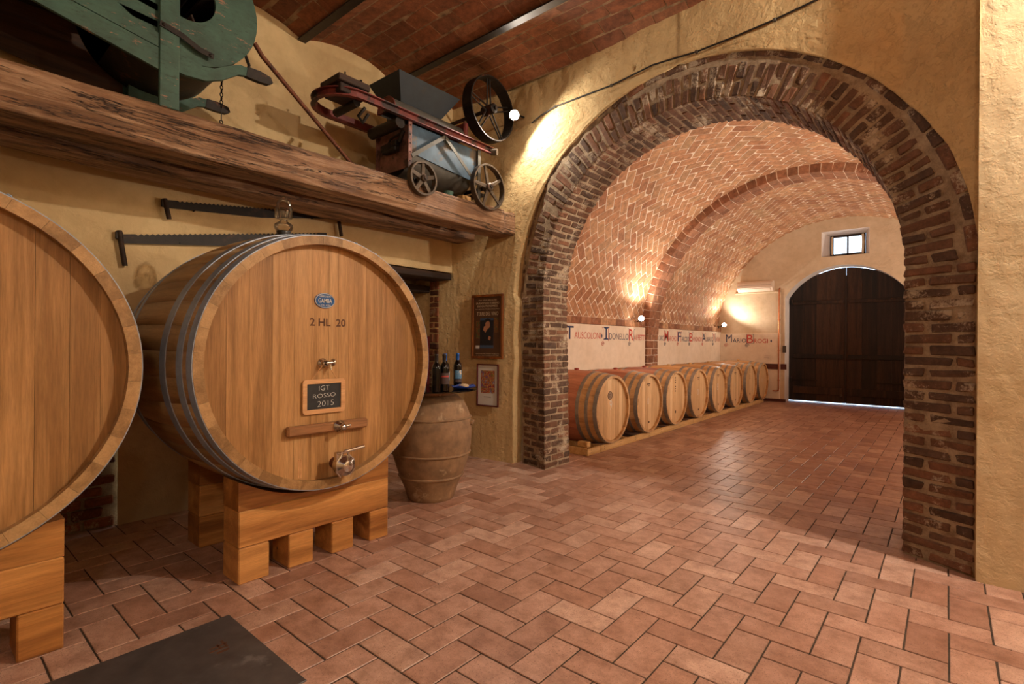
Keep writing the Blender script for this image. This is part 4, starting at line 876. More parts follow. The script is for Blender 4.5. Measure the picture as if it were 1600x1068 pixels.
# ------------------------------------------------------------------ row of smaller casks on pallets
def small_cask(o, label, big=1., wine=False):
    t = empty('cask', o, label, 'cask', 'row of casks on pallets'); o = Vector(o); L = 1.12; R0, R1 = .41 * big, .458 * big; N = 26
    def rad(x): return R0 + (R1 - R0) * (1 - abs(-x / (L / 2) - 1) ** 2)
    m = MB(); mw = MB()
    for k in range(N):
        a0 = 2 * PI * k / N; a1 = a0 + 2 * PI / N - .003; ti = rnd.random(); NS = 9; vs = []
        for i in range(NS):
            x = -L * i / (NS - 1); r = rad(x)
            for rr, aa in ((r, a0), (r, (a0 + a1) / 2), (r, a1), (r - .03, a1), (r - .03, a0)): vs.append(o + Vector((x, rr * math.cos(aa), rr * math.sin(aa))))
        for i in range(NS - 1):
            tgt = mw if (wine and 2 <= i <= 5) else m
            tgt.add(vs[i * 5:i * 5 + 10], [[j, 5 + j, 5 + (j + 1) % 5, (j + 1) % 5] for j in range(5)], ti)
        m.add(vs[:5], [[0, 1, 2, 3, 4]], ti); m.add(vs[-5:], [[4, 3, 2, 1, 0]], ti)
    m.build('staves', 'cask_stave', t, kind='stuff')
    if wine: mw.build('stained_staves', 'wine_stave', t, kind='stuff', label='wine-stained middle of the staves')
    RH = R0 - .02; e = [-RH, -.29, -.19, -.10, 0, .09, .19, .28, RH]
    def board(a, b, x0, x1):
        n = 5; tp = [(b - (b - a) * i / n, math.sqrt(max(0, RH ** 2 - (b - (b - a) * i / n) ** 2))) for i in range(n + 1)]; m = MB()
        m.prism(tp + [(p, -q) for p, q in tp[::-1]], o + Vector((x0, 0, 0)), (Y3, Z3, X3), x1 - x0, rnd.random()); return m
    for a, b in zip(e[:-1], e[1:]): board(a + .0008, b - .0008, -.035 - rnd.uniform(0, .001), -.06).build('head_board', 'cask_head', t)
    board(-RH + .001, RH - .001, -L + .04, -L + .06).build('head', 'cask_head', t)
    for x0, x1 in ((-.002, -.052), (-.12, -.16), (-.24, -.285), (-.835, -.88), (-.96, -1.0), (-1.068, -1.118)):
        m = MB(); r0, r1 = rad(x0), rad(x1); m.lathe([(r0 - .002, -x0), (r0 + .0035, -x0), (r1 + .0035, -x1), (r1 - .002, -x1)], o, (Y3, Z3, -X3), 52, smooth=False); m.build('hoop', 'galv_dark', t)
    m = MB(); m.lathe([(.03, 0), (.034, .02), (.022, .026), (0, .026)], o + Vector((-L / 2, 0, R1 - .004)), n=14); m.build('bung', 'bung' if wine else 'wbung', t)
    return t
CY = [5.80, 6.85, 7.80, 8.77, 9.77, 10.78, 11.79, 12.76]
lab = ['biggest small cask with round grey stamp and chalked 9, first behind the brick jamb', 'small cask with two dark stamps, second from the brick jamb', 'small cask with a column of burnt marks, third from the brick jamb', 'small pale cask, fourth from the brick jamb', 'small cask with chalked 8, fifth from the brick jamb', 'small cask, sixth from the brick jamb', 'small cask with a dark streak down its head, seventh from the brick jamb', 'last small cask of the row beside the end wall']
for i, y in enumerate(CY):
    o = Vector((-3.20, y, .50 if i else .515)); t = small_cask(o, lab[i], 1.03 if i == 0 else 1., i < 3); hx = o.x - .0352
    if i == 0:
        m = MB(); m.tube([Vector((hx, y + a - .04, o.z + .17 + b)) for a, b in ell(24, .055, .05) + [(.055, 0)]], .004, 5); m.build('stamp', 'brand', t, label='round grey maker stamp')
        m = MB(); m.prism(ell(20, .05, .045), (hx, y - .04, o.z + .17), (Y3, Z3, X3), .0006); m.build('stamp', 'stamp_grey', t)
        text('lettering', 'D', 'brand', t, (hx + .001, y - .065, o.z + .15), Y3, Z3, .04, .045, 0, .001)
    if i in (0, 4): text('lettering', '98'[i // 4], 'chalk', t, (hx, y - .05, o.z - .01), Y3, Z3, .12, .06, -.02, .0008)
    if i in (1, 3, 5, 7): text('lettering', '0', 'chalk', t, (hx, y - .03, o.z - .02), Y3, Z3, .09, .05, -.025, .0008)
    if i in (1, 3, 4, 5): 
        text('lettering', 'CASK', 'brand', t, (hx, y - .06, o.z + .25), Y3, Z3, .025, .12, 0, .0008) if False else None
        m = MB(); m.box((hx, y - .05, o.z + .26), (hx + .001, y + .06, o.z + .275), .0002); m.box((hx, y - .02, o.z + .235), (hx + .001, y + .04, o.z + .243), .0002); m.box((hx, y - .0, o.z - .29), (hx + .001, y + .04, o.z - .26), .0002); m.build('stamp', 'brand', t)
    if i in (2, 6):
        m = MB()
        for q in range(6): m.box((hx, y - .012, o.z + .30 - q * .035 - (.03 if q > 2 else 0)), (hx + .001, y + .02, o.z + .318 - q * .035 - (.03 if q > 2 else 0)), .0002)
        m.box((hx, y - .005, o.z - .24), (hx + .001, y + .03, o.z - .2), .0002); m.build('stamp', 'brand', t)
# pallets
py = [5.26, 5.57, 9.35, 11.55, 12.95]
for i, (a, b) in enumerate(zip(py[:-1], py[1:])):
    t = empty('pallet', (-3.6, (a + b) / 2, 0), ['short low wooden pallet beside the brick jamb', 'long low wooden pallet under the first four casks', 'low wooden pallet under the fifth and sixth casks', 'low wooden pallet under the last casks by the end wall'][i], 'pallet', 'pallets under the row of casks')
    a += .006; b -= .006
    m = MB(); m.box((-3.275, a, .0), (-3.25, b, .082), .003); m.build('rail', 'pallet', t)
    m = MB(); m.box((-4.05, a, .0), (-4.02, b, .046), .003); m.build('rail', 'pallet', t)
    m = MB(); m.box((-4.02, a, .0), (-3.276, a + .025, .086), .003); m.build('end_board', 'pallet', t)
    for y in CY:
        if a < y + .52 < b and i: m = MB(); m.box((-4.01, y + .49, .055), (-3.28, y + .56, .075), .003); m.build('slat', 'pallet', t)
    nl = MB()
    y = a + .08
    while y < b:
        for dz in (.03, .06): nl.cyl((-3.251, y, dz), (-3.2485, y, dz), .005, 6)
        y += .42
    nl.build('nails', 'iron', t, kind='stuff')
m = MB(); m.box((-3.42, 5.30, .088), (-3.28, 5.38, .155), .006); single(m, 'wedge', 'pallet', 'small wooden wedge block on the pallet beside the first small cask', 'wedge', (-3.35, 5.34, .088))

# ------------------------------------------------------------------ timber beams carrying the old machines
def timber(x0, x1, y0, y1, z0, z1, sag=.012, nz=10, seed=0.):
    m = MB(); NY = int((y1 - y0) / .03); P = []
    n = 5
    for a, b in [((x1, z0), (x1, z1)), ((x1, z1), (x0, z1)), ((x0, z1), (x0, z0)), ((x0, z0), (x1, z0))]:
        for i in range(nz): t = i / nz; P.append((a[0] + (b[0] - a[0]) * t, a[1] + (b[1] - a[1]) * t))
    cx, cz_ = (x0 + x1) / 2, (z0 + z1) / 2; hx, hz_ = (x1 - x0) / 2, (z1 - z0) / 2; vs = []
    for j in range(NY + 1):
        y = y0 + (y1 - y0) * j / NY
        for a, b in P:
            u, v = (a - cx) / hx, (b - cz_) / hz_; k = min(1, 1.13 / (abs(u) ** 6 + abs(v) ** 6) ** (1 / 6) / 1.0) if abs(u) > .85 and abs(v) > .85 else 1
            p = Vector((cx + (a - cx) * min(1, k), y, cz_ + (b - cz_) * min(1, k))); q = Vector((p.x * 3, p.y * .5 + seed, p.z * 3))
            d = .016 * fbm(q, 1.2, 3) + .010 * abs(fbm(Vector((p.x * 9, p.y * .9 + seed, p.z * 9)), 1.5, 4)) * -1
            dr = Vector((u if abs(abs(u) - 1) < .02 else 0, 0, v if abs(abs(v) - 1) < .02 else 0))
            vs.append(p + dr * d)
    n = len(P); m.add(vs, [[j * n + i, j * n + (i + 1) % n, (j + 1) * n + (i + 1) % n, (j + 1) * n + i][::-1] for j in range(NY) for i in range(n)], .5, True)
    m.add(vs[:n], [list(range(n))]); m.add(vs[-n:], [list(range(n))[::-1]]); return m
single(timber(-3.93, -3.655, YB, 4.19, 2.51, 2.77), 'timber_beam', 'beam', 'big weathered front timber beam carrying the green machine and the spoked crushing machine', 'beam', (-3.8, 0, 2.51))
single(timber(-4.33, -4.07, YB, 4.16, 2.475, 2.74, seed=5.), 'timber_beam', 'beam', 'darker timber beam behind the front one, close to the wall, its rounded end stopping short of the corner', 'beam', (-4.2, 0, 2.47))
m = MB(); m.rbox((-3.80, 4.29, 2.64), (X3, Y3, Z3), (.145, .098, .125), .02, .012); single(m, 'beam_end_stone', 'beam', 'rough pale block between the front beam end and the arch wall', 'stone', (-3.79, 4.3, 2.51))

# ------------------------------------------------------------------ crushing machine
t = empty('grape_crusher', (-3.95, 3.4, 2.77), 'old red and blue crushing machine with hopper and spoked iron wheels on the beams', 'machine')
def ring(c, R, wdt, th, nsp, hub, spoke, mat, name='wheel', axis=X3, rot=0., sp2=None, off=0.):
    u = Y3; v = Z3; c = Vector(c); m = MB()
    m.lathe([(R - th, -wdt), (R - .003, -wdt), (R, -wdt + .004), (R, -.004), (R - .003, 0), (R - th, 0), (R - th, -wdt)], c, (u, v, axis), 48, smooth=False); wh = m.build(name, mat, t)
    m = MB(); m.lathe([(0, .02), (hub * .7, .02), (hub, .01), (hub, -wdt - .01), (0, -wdt - .01)], c, (u, v, axis), 20, smooth=False); m.build('hub', mat, wh)
    for k in range(nsp):
        a = rot + 2 * PI * k / nsp; d = u * math.cos(a) + v * math.sin(a); s_ = axis.cross(d)
        if sp2:
            for q in (-1, 1): mm = MB(); mm.cyl(c + d * hub * .7 + s_ * q * sp2 - axis * wdt * .5, c + d * (R - th / 2) + s_ * q * sp2 * .6 - axis * wdt * .5, spoke, 8); mm.build('spoke', mat, wh)
        else:
            mm = MB(); mm.rbox(c + d * (hub * .7 + R - th) / 2 - axis * wdt * .4, (d, s_, axis), ((R - th - hub * .7) / 2 + .004, spoke, .009), .003, taper=-1.6); mm.build('spoke', mat, wh)
    return wh
ring((-3.60, 3.945, 3.765), .330, .13, .014, 5, .05, .009, 'iron', sp2=.028, rot=.35)
ring((-3.60, 3.03, 2.815), .155, .055, .020, 5, .032, .020, 'worn_iron', rot=PI / 2)
ring((-3.60, 3.90, 2.94), .235, .060, .018, 5, .042, .018, 'worn_iron', rot=PI / 2 + .25)
for x, y, z, x2 in ((-3.56, 3.945, 3.765, -4.3), (-3.57, 3.03, 2.815, -4.2), (-3.57, 3.90, 2.94, -4.2)): m = MB(); m.cyl((x, y, z), (x2, y, z), .02, 12); m.build('axle', 'iron', t)
# frame rail bent round at the far end (channel section)
def channel(path, z0, z1, w, mat, name='frame_rail'):
    m = MB(); vs = []; n = len(path)
    for i, p in enumerate(path):
        a = Vector(path[max(0, i - 1)]); b = Vector(path[min(n - 1, i + 1)]); d = (b - a).normalized(); nn = Vector((d.y, -d.x)) ; p = Vector(p)
        sec = [(0, z0), (w, z0), (w, z0 + .008), (.007, z0 + .008), (.007, z1 - .008), (w, z1 - .008), (w, z1), (0, z1)]
        for o_, z in sec: q = p - nn * o_; vs.append((q.x, q.y, z))
    m.add(vs, [[i * 8 + j, i * 8 + (j + 1) % 8, (i + 1) * 8 + (j + 1) % 8, (i + 1) * 8 + j] for i in range(n - 1) for j in range(8)]); m.add(vs[:8], [list(range(8))[::-1]]); m.add(vs[-8:], [list(range(8))]); return m.build(name, mat, t)
p = [(-3.70, 4.02), (-3.70, 3.2), (-3.70, 2.6)] + [(-3.945 + .245 * math.cos(a), 2.45 - .245 * math.sin(a)) for a in [PI * i / 14 for i in range(15)]] + [(-4.19, 2.6), (-4.19, 4.0)]
channel(p, 3.325, 3.395, .04, 'red')
m = MB()
for y in [2.65 + .16 * i for i in range(8)]: m.lathe([(.008, 0), (.006, .005), (0, .007)], (-3.70, y, 3.36), (Y3, Z3, X3), 8)
m.build('rivets', 'iron', t, kind='stuff')
m = MB(); m.cyl((-3.72, 2.85, 3.29), (-4.15, 2.85, 3.29), .05, 14); m.build('roller', 'iron', t)
m = MB(); m.cyl((-3.78, 2.45, 3.34), (-4.1, 2.45, 3.34), .035, 12); m.build('roller', 'iron', t)
m = MB(); m.tube([(-3.74, 2.5, 3.3), (-3.76, 2.45, 3.22), (-3.8, 2.52, 3.2), (-3.78, 2.56, 3.28)], .015, 6); m.build('chain_hook', 'iron', t)
# wooden weight blocks on the bent end
m = MB(); m.rbox((-3.83, 2.37, 3.450), (X3, Y3, Z3), (.145, .145, .028), .006); b_ = m.build('weight_block', 'dark_wood', t)
m = MB(); m.rbox((-3.835, 2.375, 3.388), (X3, Y3, Z3), (.12, .12, .036), .006); m.build('lower_board', 'dark_wood', b_)
m = MB(); m.cyl((-3.72, 2.30, 3.47), (-3.72, 2.30, 3.515), .006, 6); m.cyl((-3.74, 2.46, 3.47), (-3.74, 2.46, 3.51), .005, 6); m.cyl((-3.74, 2.46, 3.505), (-3.74, 2.46, 3.515), .012, 8); m.build('bolts', 'iron', b_)
# hopper: flared open trough
def frustum(x0, x1, y0, y1, z0, X0, X1, Y0, Y1, z1, th=.012):
    m = MB(); a = [(x0, y0, z0), (x1, y0, z0), (x1, y1, z0), (x0, y1, z0)]; b = [(X0, Y0, z1), (X1, Y0, z1), (X1, Y1, z1), (X0, Y1, z1)]
    c = [(X0 + th, Y0 + th, z1), (X1 - th, Y0 + th, z1), (X1 - th, Y1 - th, z1), (X0 + th, Y1 - th, z1)]; d = [(x0 + th, y0 + th, z0), (x1 - th, y0 + th, z0), (x1 - th, y1 - th, z0), (x0 + th, y1 - th, z0)]
    for p_, q_ in ((a, b), (b, c), (c, d), (d, a)): m.add(p_ + q_, [[i, (i + 1) % 4, 4 + (i + 1) % 4, 4 + i] for i in range(4)])
    return m
frustum(-4.06, -3.84, 2.95, 3.42, 3.52, -4.16, -3.70, 2.82, 3.56, 3.745).build('hopper', 'bluedark', t)
frustum(-4.05, -3.85, 2.95, 3.42, 3.40, -4.06, -3.84, 2.94, 3.43, 3.53).build('hopper_throat', 'blue', t)
# drum cover with red round end
m = MB(); o = Vector((-3.83, 2.78, 3.395)); m.lathe([(.125, 0), (.125, .86)], o, (X3, Z3, Y3), 20, a0=0, a1=PI); m.build('drum_cover', 'grey', t)
m = MB(); m.prism([(.122 * math.cos(PI * i / 16), .122 * math.sin(PI * i / 16)) for i in range(17)], o - Y3 * .002, (X3, Z3, Y3), .02); m.tube([o + X3 * .125 * math.cos(PI * i / 16) + Z3 * .125 * math.sin(PI * i / 16) for i in range(17)], .008, 6); m.build('drum_end', 'red', t)
m = MB(); m.box((-4.1, 3.66, 3.39), (-3.72, 3.70, 3.56), .004); m.tube([(-3.72, 3.64, 3.39), (-3.72, 3.64, 3.56), (-3.85, 3.64, 3.58)], .01, 6); m.build('end_plate', 'red', t)
# body
m = MB(); m.prism([(-3.72, 2.93), (-4.2, 2.93), (-4.2, 3.32), (-3.72, 3.32)], (0, 2.96, 0), (X3, Z3, Y3), .012); m.build('end_panel', 'pink', t)
m = MB(); m.prism([(2.972, 3.06), (3.78, 2.99), (3.86, 3.10), (3.86, 3.32), (2.972, 3.32)], (-3.725, 0, 0), (Y3, Z3, X3), -.012); m.build('side_panel', 'blue', t)
m = MB(); m.prism([(2.972, 3.04), (3.78, 2.99), (3.86, 3.10), (3.86, 3.32), (2.972, 3.32)], (-4.18, 0, 0), (Y3, Z3, X3), -.012); m.build('side_panel', 'blue', t)
m = MB(); m.lathe([(.22, 0), (.22, .82), (.0, .82)], (-3.955, 2.975, 3.10), (X3, -Z3, Y3), 24, a0=0, a1=PI); m.build('trough', 'grey', t)
for y in (2.945, 3.84):
    for x in (-3.70, -4.19):
        m = MB(); m.box((x - .003, y - .02, 2.78 if y < 3 or x > -4 else 2.75), (x + .004, y + .02, 3.33), .001); m.box((x - .025, y - .003, 2.78), (x, y + .003, 3.33), .001); m.build('leg', 'pink' if y < 3 else 'grey', t)
m = MB()
for z in (2.97, 3.05, 3.13, 3.21, 3.29): m.lathe([(.007, 0), (.005, .004), (0, .005)], (-3.695, 2.945, z), (Y3, Z3, X3), 8)
m.build('rivets', 'iron', t, kind='stuff')
for a, b in (((2.96, 3.02), (3.36, 3.31)), ((3.36, 3.31), (3.80, 2.96))):
    m = MB(); m.strip([a, b], (-3.694, 0, 0), (Y3, Z3, X3), .035, .006); m.build('brace', 'grey', t)
m = MB(); m.rbox((-3.98, 2.93, 3.16), (Vector((1, 0, .06)), Y3, Z3), (.12, .022, .03), .008); m.cyl((-3.84, 2.93, 3.17), (-3.78, 2.93, 3.26), .02, 8); m.tube([(-4.1, 2.94, 3.12), (-3.95, 2.92, 3.22), (-3.78, 2.92, 3.24)], .01, 6); m.rbox((-3.95, 2.92, 3.11), (X3, Y3, Z3), (.10, .03, .022), .01); m.build('latch', 'iron', t)
m = MB(); m.box((-4.16, 2.99, 2.80), (-3.70, 3.06, 2.83), .004); m.box((-4.16, 3.86, 2.86), (-3.70, 3.93, 2.89), .004); m.build('axle_bed', 'iron', t)
m = MB(); m.cyl((-3.68, 4.0, 3.345), (-3.62, 4.03, 3.34), .035, 12); m.build('bearing', 'worn_iron', t)
m = MB(); m.lathe([(.0, 0), (.045, 0), (.055, .07), (.050, .07), (.042, .01)], (-3.82, 3.52, 2.772), n=20, smooth=False); single(m, 'bowl', 'green', 'small green bowl on the front beam between the two iron wheels', 'bowl', (-3.82, 3.52, 2.772))
m = MB(); m.rbox((-3.80, 3.72, 2.805), (X3, Y3, Z3), (.05, .06, .035), .006, .004, .5); single(m, 'wood_block', 'pallet', 'small wooden block on the front beam behind the right iron wheel', 'block', (-3.80, 3.72, 2.77))

# ------------------------------------------------------------------ green winnowing machine
t = empty('winnowing_machine', (-3.9, .6, 2.77), 'old green wooden winnowing machine with round fan housing on the beams', 'machine')
GX = -3.66; BX = -4.45
def gboard(poly, name='board', x=GX, d=-.022, mat='green', parent=None): m = MB(); m.prism(poly, (x, 0, 0), (Y3, Z3, X3), d, rnd.random()); return m.build(name, mat, parent or t)
HC = (1.16, 3.535)
def disc(x, d):
    m = MB(); n = 48; ho = [(HC[0] + .165 * math.cos(2 * PI * i / n), HC[1] + .165 * math.sin(2 * PI * i / n)) for i in range(n)]; ou = []
    for i in range(n):
        a = 2 * PI * i / n; ou.append((HC[0] + .43 * math.cos(a), HC[1] + .43 * math.sin(a)))
    vs = [(x, a, b) for a, b in ou] + [(x, a, b) for a, b in ho] + [(x + d, a, b) for a, b in ou] + [(x + d, a, b) for a, b in ho]
    fs = []
    for i in range(n):
        j = (i + 1) % n; fs += [[i, j, n + j, n + i], [2 * n + i, 3 * n + i, 3 * n + j, 2 * n + j], [i, 2 * n + i, 2 * n + j, j], [n + i, n + j, 3 * n + j, 3 * n + i]]
    m.add(vs, fs); return m
disc(GX - .024, -.02).build('fan_side', 'green', t); disc(BX, -.02).build('fan_side', 'green', t)
m = MB(); m.lathe([(.425, 0), (.425, GX - .05 - BX)], (BX, HC[0], HC[1]), (Y3, Z3, X3), 40, a0=-PI * .75, a1=PI * .5); m.lathe([(.418, 0), (.418, GX - .05 - BX)], (BX, HC[0], HC[1]), (Y3, Z3, X3), 40, a0=-PI * .75, a1=PI * .5); m.build('fan_drum', 'iron', t, label='dark curved sheet of the fan drum')
m = MB(); m.cyl((BX + .05, HC[0], HC[1]), (GX + .05, HC[0], HC[1]), .02, 12); ax = m.build('fan_shaft', 'iron', t)
for k in range(4):
    a = .4 + PI / 2 * k; d = Vector((0, math.cos(a), math.sin(a))); m = MB(); m.rbox(Vector(((BX + GX) / 2 - .02, HC[0], HC[1])) + d * .22, (X3, d, X3.cross(d)), (.34, .12, .006), .002); m.build('fan_blade', 'dark_wood', ax)
m = MB(); m.cyl((GX + .03, HC[0] - .02, HC[1] + .08), (GX + .08, HC[0] - .02, HC[1] + .08), .065, 18); m.cyl((GX - .06, HC[0] - .06, HC[1] - .02), (GX + .06, HC[0] - .06, HC[1] - .02), .03, 10); m.tube([(GX - .02, HC[0] - .08, HC[1] - .02), (GX - .02, HC[0] - .1, HC[1] - .13), (GX - .02, HC[0] - .07, HC[1] - .165)], .014, 6); m.build('bearing', 'worn_iron', t)
for y, x in ((1.055, GX + .012), (1.055, BX), (-.55, GX + .012), (-.55, BX)):
    m = MB(); m.box((x - .03, y - .053, 2.745 if x < -4 else 2.765), (x, y + .053, 4.02), .004, .5); m.build('post', 'green', t)
# side boards with the louvred gap beside the post
gboard([(1.0, 2.985), (1.0, 3.115), (.36, 3.235), (-.6, 3.42), (-.6, 3.33), (.43, 3.12)])
gboard([(1.0, 3.12), (1.0, 3.20), (.86, 3.245), (.78, 3.30), (-.6, 3.56), (-.6, 3.425), (.36, 3.24)])
gboard([(.78, 3.305), (.70, 3.40), (.66, 3.55), (.62, 3.72), (-.6, 3.90), (-.6, 3.565)])
for a, b, c, d in ((3.245, 3.285, 3.265, 3.305), (3.345, 3.385, 3.39, 3.43), (3.46, 3.56, 3.50, 3.60)): gboard([(1.0, a), (1.0, b), (.70, d), (.70, c)], 'louvre', GX - .024)
gboard([(1.0, 3.62), (1.0, 4.0), (-.6, 4.05), (-.6, 3.905), (.62, 3.725)])
gboard([(1.0, 3.0), (1.0, 4.0), (-.6, 4.05), (-.6, 3.33)], 'back_board', BX, mat='dark_wood')  # back board coloured dark to stand in for shade inside the machine
m = MB(); m.prism([(GX - .06, 3.45), (BX + .02, 3.45), (BX + .02, 3.5), (GX - .06, 3.5)], (0, -.5, 0), (X3, Z3, Y3), 1.3); m.build('inner_tray', 'dark_wood', t)
# carrying handles
def handle(x, mat1='green'):
    up = [(1.02, 3.13), (1.16, 3.115), (1.24, 3.10), (1.31, 3.115), (1.40, 3.17), (1.47, 3.205), (1.53, 3.205)]; lo = [(1.53, 3.15), (1.46, 3.135), (1.36, 3.06), (1.26, 3.015), (1.14, 3.005), (1.02, 3.02)]
    h = gboard(up + lo, 'handle', x, -.03, mat1); m = MB()
    m.prism([(1.52, 3.212), (1.60, 3.215), (1.675, 3.20), (1.69, 3.165), (1.66, 3.145), (1.60, 3.14), (1.51, 3.142)], (x + .004, 0, 0), (Y3, Z3, X3), -.038); m.build('grip', 'iron', h, label='dark worn grip'); return h
handle(GX + .002); handle(BX + .06)
m = MB(); m.strip([(1.0, 3.26), (1.12, 3.235), (1.22, 3.19), (1.30, 3.18)], (GX + .014, 0, 0), (Y3, Z3, X3), .035, .006); 
for y, z in ((1.02, 3.256), (1.28, 3.18)): m.lathe([(.012, 0), (.008, .008), (0, .01)], (GX + .02, y, z), (Y3, Z3, X3), 8)
m.build('strap', 'iron', t)
m = MB(); m.tube([(-4.0, 1.585, 3.50), (-4.0, 1.64, 3.47), (-4.0, 1.67, 3.40), (-4.0, 1.66, 3.35)], .012, 6); m.build('hook', 'iron', t)
# chain and leaning rod
t3 = empty('hanging_chain', (-3.9, 1.443, 2.87), 'thin chain hanging under the round housing of the green machine', 'chain'); z = 3.17; k = 0
while z > 2.98:
    m = MB(); a = X3 if k % 2 else Y3; m.tube([Vector((-3.9, 1.443, z)) + a * (.009 * math.cos(q)) + Z3 * (.016 * math.sin(q)) for q in [2 * PI * i / 8 for i in range(9)]], .0035, 5); m.build('link', 'iron', t3); z -= .026; k += 1
m = MB(); m.tube([(-3.9, 1.443, 2.985), (-3.9, 1.443, 2.885)], .004, 6); m.tube([Vector((-3.9, 1.443, 2.875)) + Y3 * (.010 * math.cos(q)) + Z3 * (.012 * math.sin(q)) for q in [2 * PI * i / 8 for i in range(9)]], .004, 5); m.build('rod', 'iron', t3)
m = MB(); m.tube([(-3.75, 1.60, 3.445), (-3.76, 1.66, 3.38), (-3.86, 2.09, 3.13), (-3.95, 2.56, 2.84), (-3.97, 2.64, 2.79)], .0165, 8); single(m, 'iron_rod', 'rust', 'long rusty iron rod sloping from the green machine down to the beam', 'rod', (-3.97, 2.64, 2.78))

# ------------------------------------------------------------------ two-man saws on the wall
def saw(y0, z0, y1, z1, w0, wm, w1, h0, h1, label, th=.006, x=-4.575):
    t = empty('crosscut_saw', (x, (y0 + y1) / 2, (z0 + z1) / 2), label, 'saw', 'long two-handled saws on the wall')
    N = 90; top = []; bot = []
    for i in range(N + 1):
        s = i / N; y = y0 + (y1 - y0) * s; z = z0 + (z1 - z0) * s; top.append((y, z + (0 if i % 2 or s < .06 or s > .95 else -.012))); wd = interp(s, [0, .5, 1], [w0, wm, w1]); bot.append((y, z - wd))
    m = MB()
    vs = [(x, a, b) for a, b in top] + [(x, a, b) for a, b in bot] + [(x + th, a, b) for a, b in top] + [(x + th, a, b) for a, b in bot]; n = N + 1; fs = []
    for i in range(N): fs += [[2 * n + i, 2 * n + i + 1, 3 * n + i + 1, 3 * n + i][::-1], [i, i + 1, n + i + 1, n + i], [i, 2 * n + i, 2 * n + i + 1, i + 1][::-1], [n + i, n + i + 1, 3 * n + i + 1, 3 * n + i][::-1]]
    m.add(vs, fs); m.build('blade', 'saw', t)
    for (hy, hz, l, tilt) in (h0, h1):
        if l: m = MB(); m.tube([(x + .012, hy, hz), (x + .016, hy + tilt * .4, hz - l * .45), (x + .016, hy + tilt, hz - l)], .017, 10); m.build('handle', 'dark_wood', t); m = MB(); m.box((x - .002, hy - .01, hz - .05), (x + .012, hy + .06 * (1 if hy < (y0 + y1) / 2 else -1), hz - .01), .003) if False else m.rbox((x + .008, hy, hz - .035), (X3, Y3, Z3), (.012, .022, .028), .004); m.build('socket', 'saw', t)
saw(1.02, 2.105, 2.64, 2.385, .065, .108, .04, (1.012, 2.13, .25, .035), (2.64, 2.38, 0, 0), 'lower rusty two-handled saw with straight handle, partly hidden by the big cask')
saw(1.30, 2.415, 2.75, 2.585, .060, .085, .045, (1.292, 2.42, .15, .03), (2.752, 2.595, .22, .04), 'upper rusty two-handled saw hanging under the beams')
m = MB()
for y, z in ((1.5, 2.37), (2.5, 2.5), (1.4, 2.1), (2.3, 2.24)): m.cyl((-4.62, y, z), (-4.56, y, z), .005, 6)
single(m, 'wall_nails', 'iron', 'nails holding the two saws on the wall', 'nails', (-4.6, 1.9, 2.3))

# ------------------------------------------------------------------ terracotta jar with glass top, bottles
JC = Vector((-3.42, 2.98, 0))
prof = [(0, .0), (.192, 0), (.200, .012), (.228, .10), (.262, .185), (.296, .27), (.322, .36), (.340, .46), (.348, .56), (.347, .64), (.334, .70), (.308, .775), (.270, .845), (.222, .885), (.200, .893), (.204, .905), (.212, .918), (.205, .930), (.180, .93), (.175, .88)]
t = empty('terracotta_jar', JC, 'big ribbed terracotta jar beside the cask, used as a foot for the glass table top', 'jar')
m = MB(); pp = []
for i in range(len(prof) - 1):
    for k in range(4): s = k / 4; pp.append((prof[i][0] * (1 - s) + prof[i + 1][0] * s, prof[i][1] * (1 - s) + prof[i + 1][1] * s))
pp.append(prof[-1]); m.lathe(pp, JC, n=64)
m.v = [Vector((JC.x + (v.x - JC.x) * (1 + .012 * fbm((v.x * 2, v.y * 2, v.z * 6), 1.2, 3)), JC.y + (v.y - JC.y) * (1 + .012 * fbm((v.x * 2, v.y * 2, v.z * 6), 1.2, 3)), v.z)) for v in m.v]
m.build('body', 'terracotta', t)
for z, r, w_ in ((.205, .268, .018), (.40, .329, .013), (.70, .334, .012)):
    m = MB(); m.lathe([(r - .01, z - w_), (r + .006, z - w_ * .6), (r + .014, z), (r + .005, z + w_ * .7), (r - .012, z + w_)], JC, n=64)
    m.v = [Vector((v.x, v.y, v.z + .004 * noise.noise(v * 7))) for v in m.v]; m.build('rib', 'terracotta', t)
for a in (-.25, 2.9): 
    d = Vector((math.cos(a + .9), math.sin(a + .9), 0)); m = MB(); m.rbox(JC + d * .345 + Z3 * .655, (d, d.cross(Z3) * -1, Z3), (.022, .045, .018), .008, .004); m.build('lug', 'terracotta', t)
m = MB(); 
for i in range(3): pass
m.rbox(JC + Vector((.0, -.33, .675)), (X3, Y3, Z3), (.03, .035, .02), .008, .004); m.build('lug', 'terracotta', t)
m = MB(); m.lathe([(0, .932), (.392, .932), (.397, .936), (.397, .940), (.392, .944), (0, .944)], JC, n=72, smooth=False); single(m, 'glass_table', 'table_glass', 'round smoked glass table top lying on the terracotta jar', 'table top', JC + Z3 * .93)
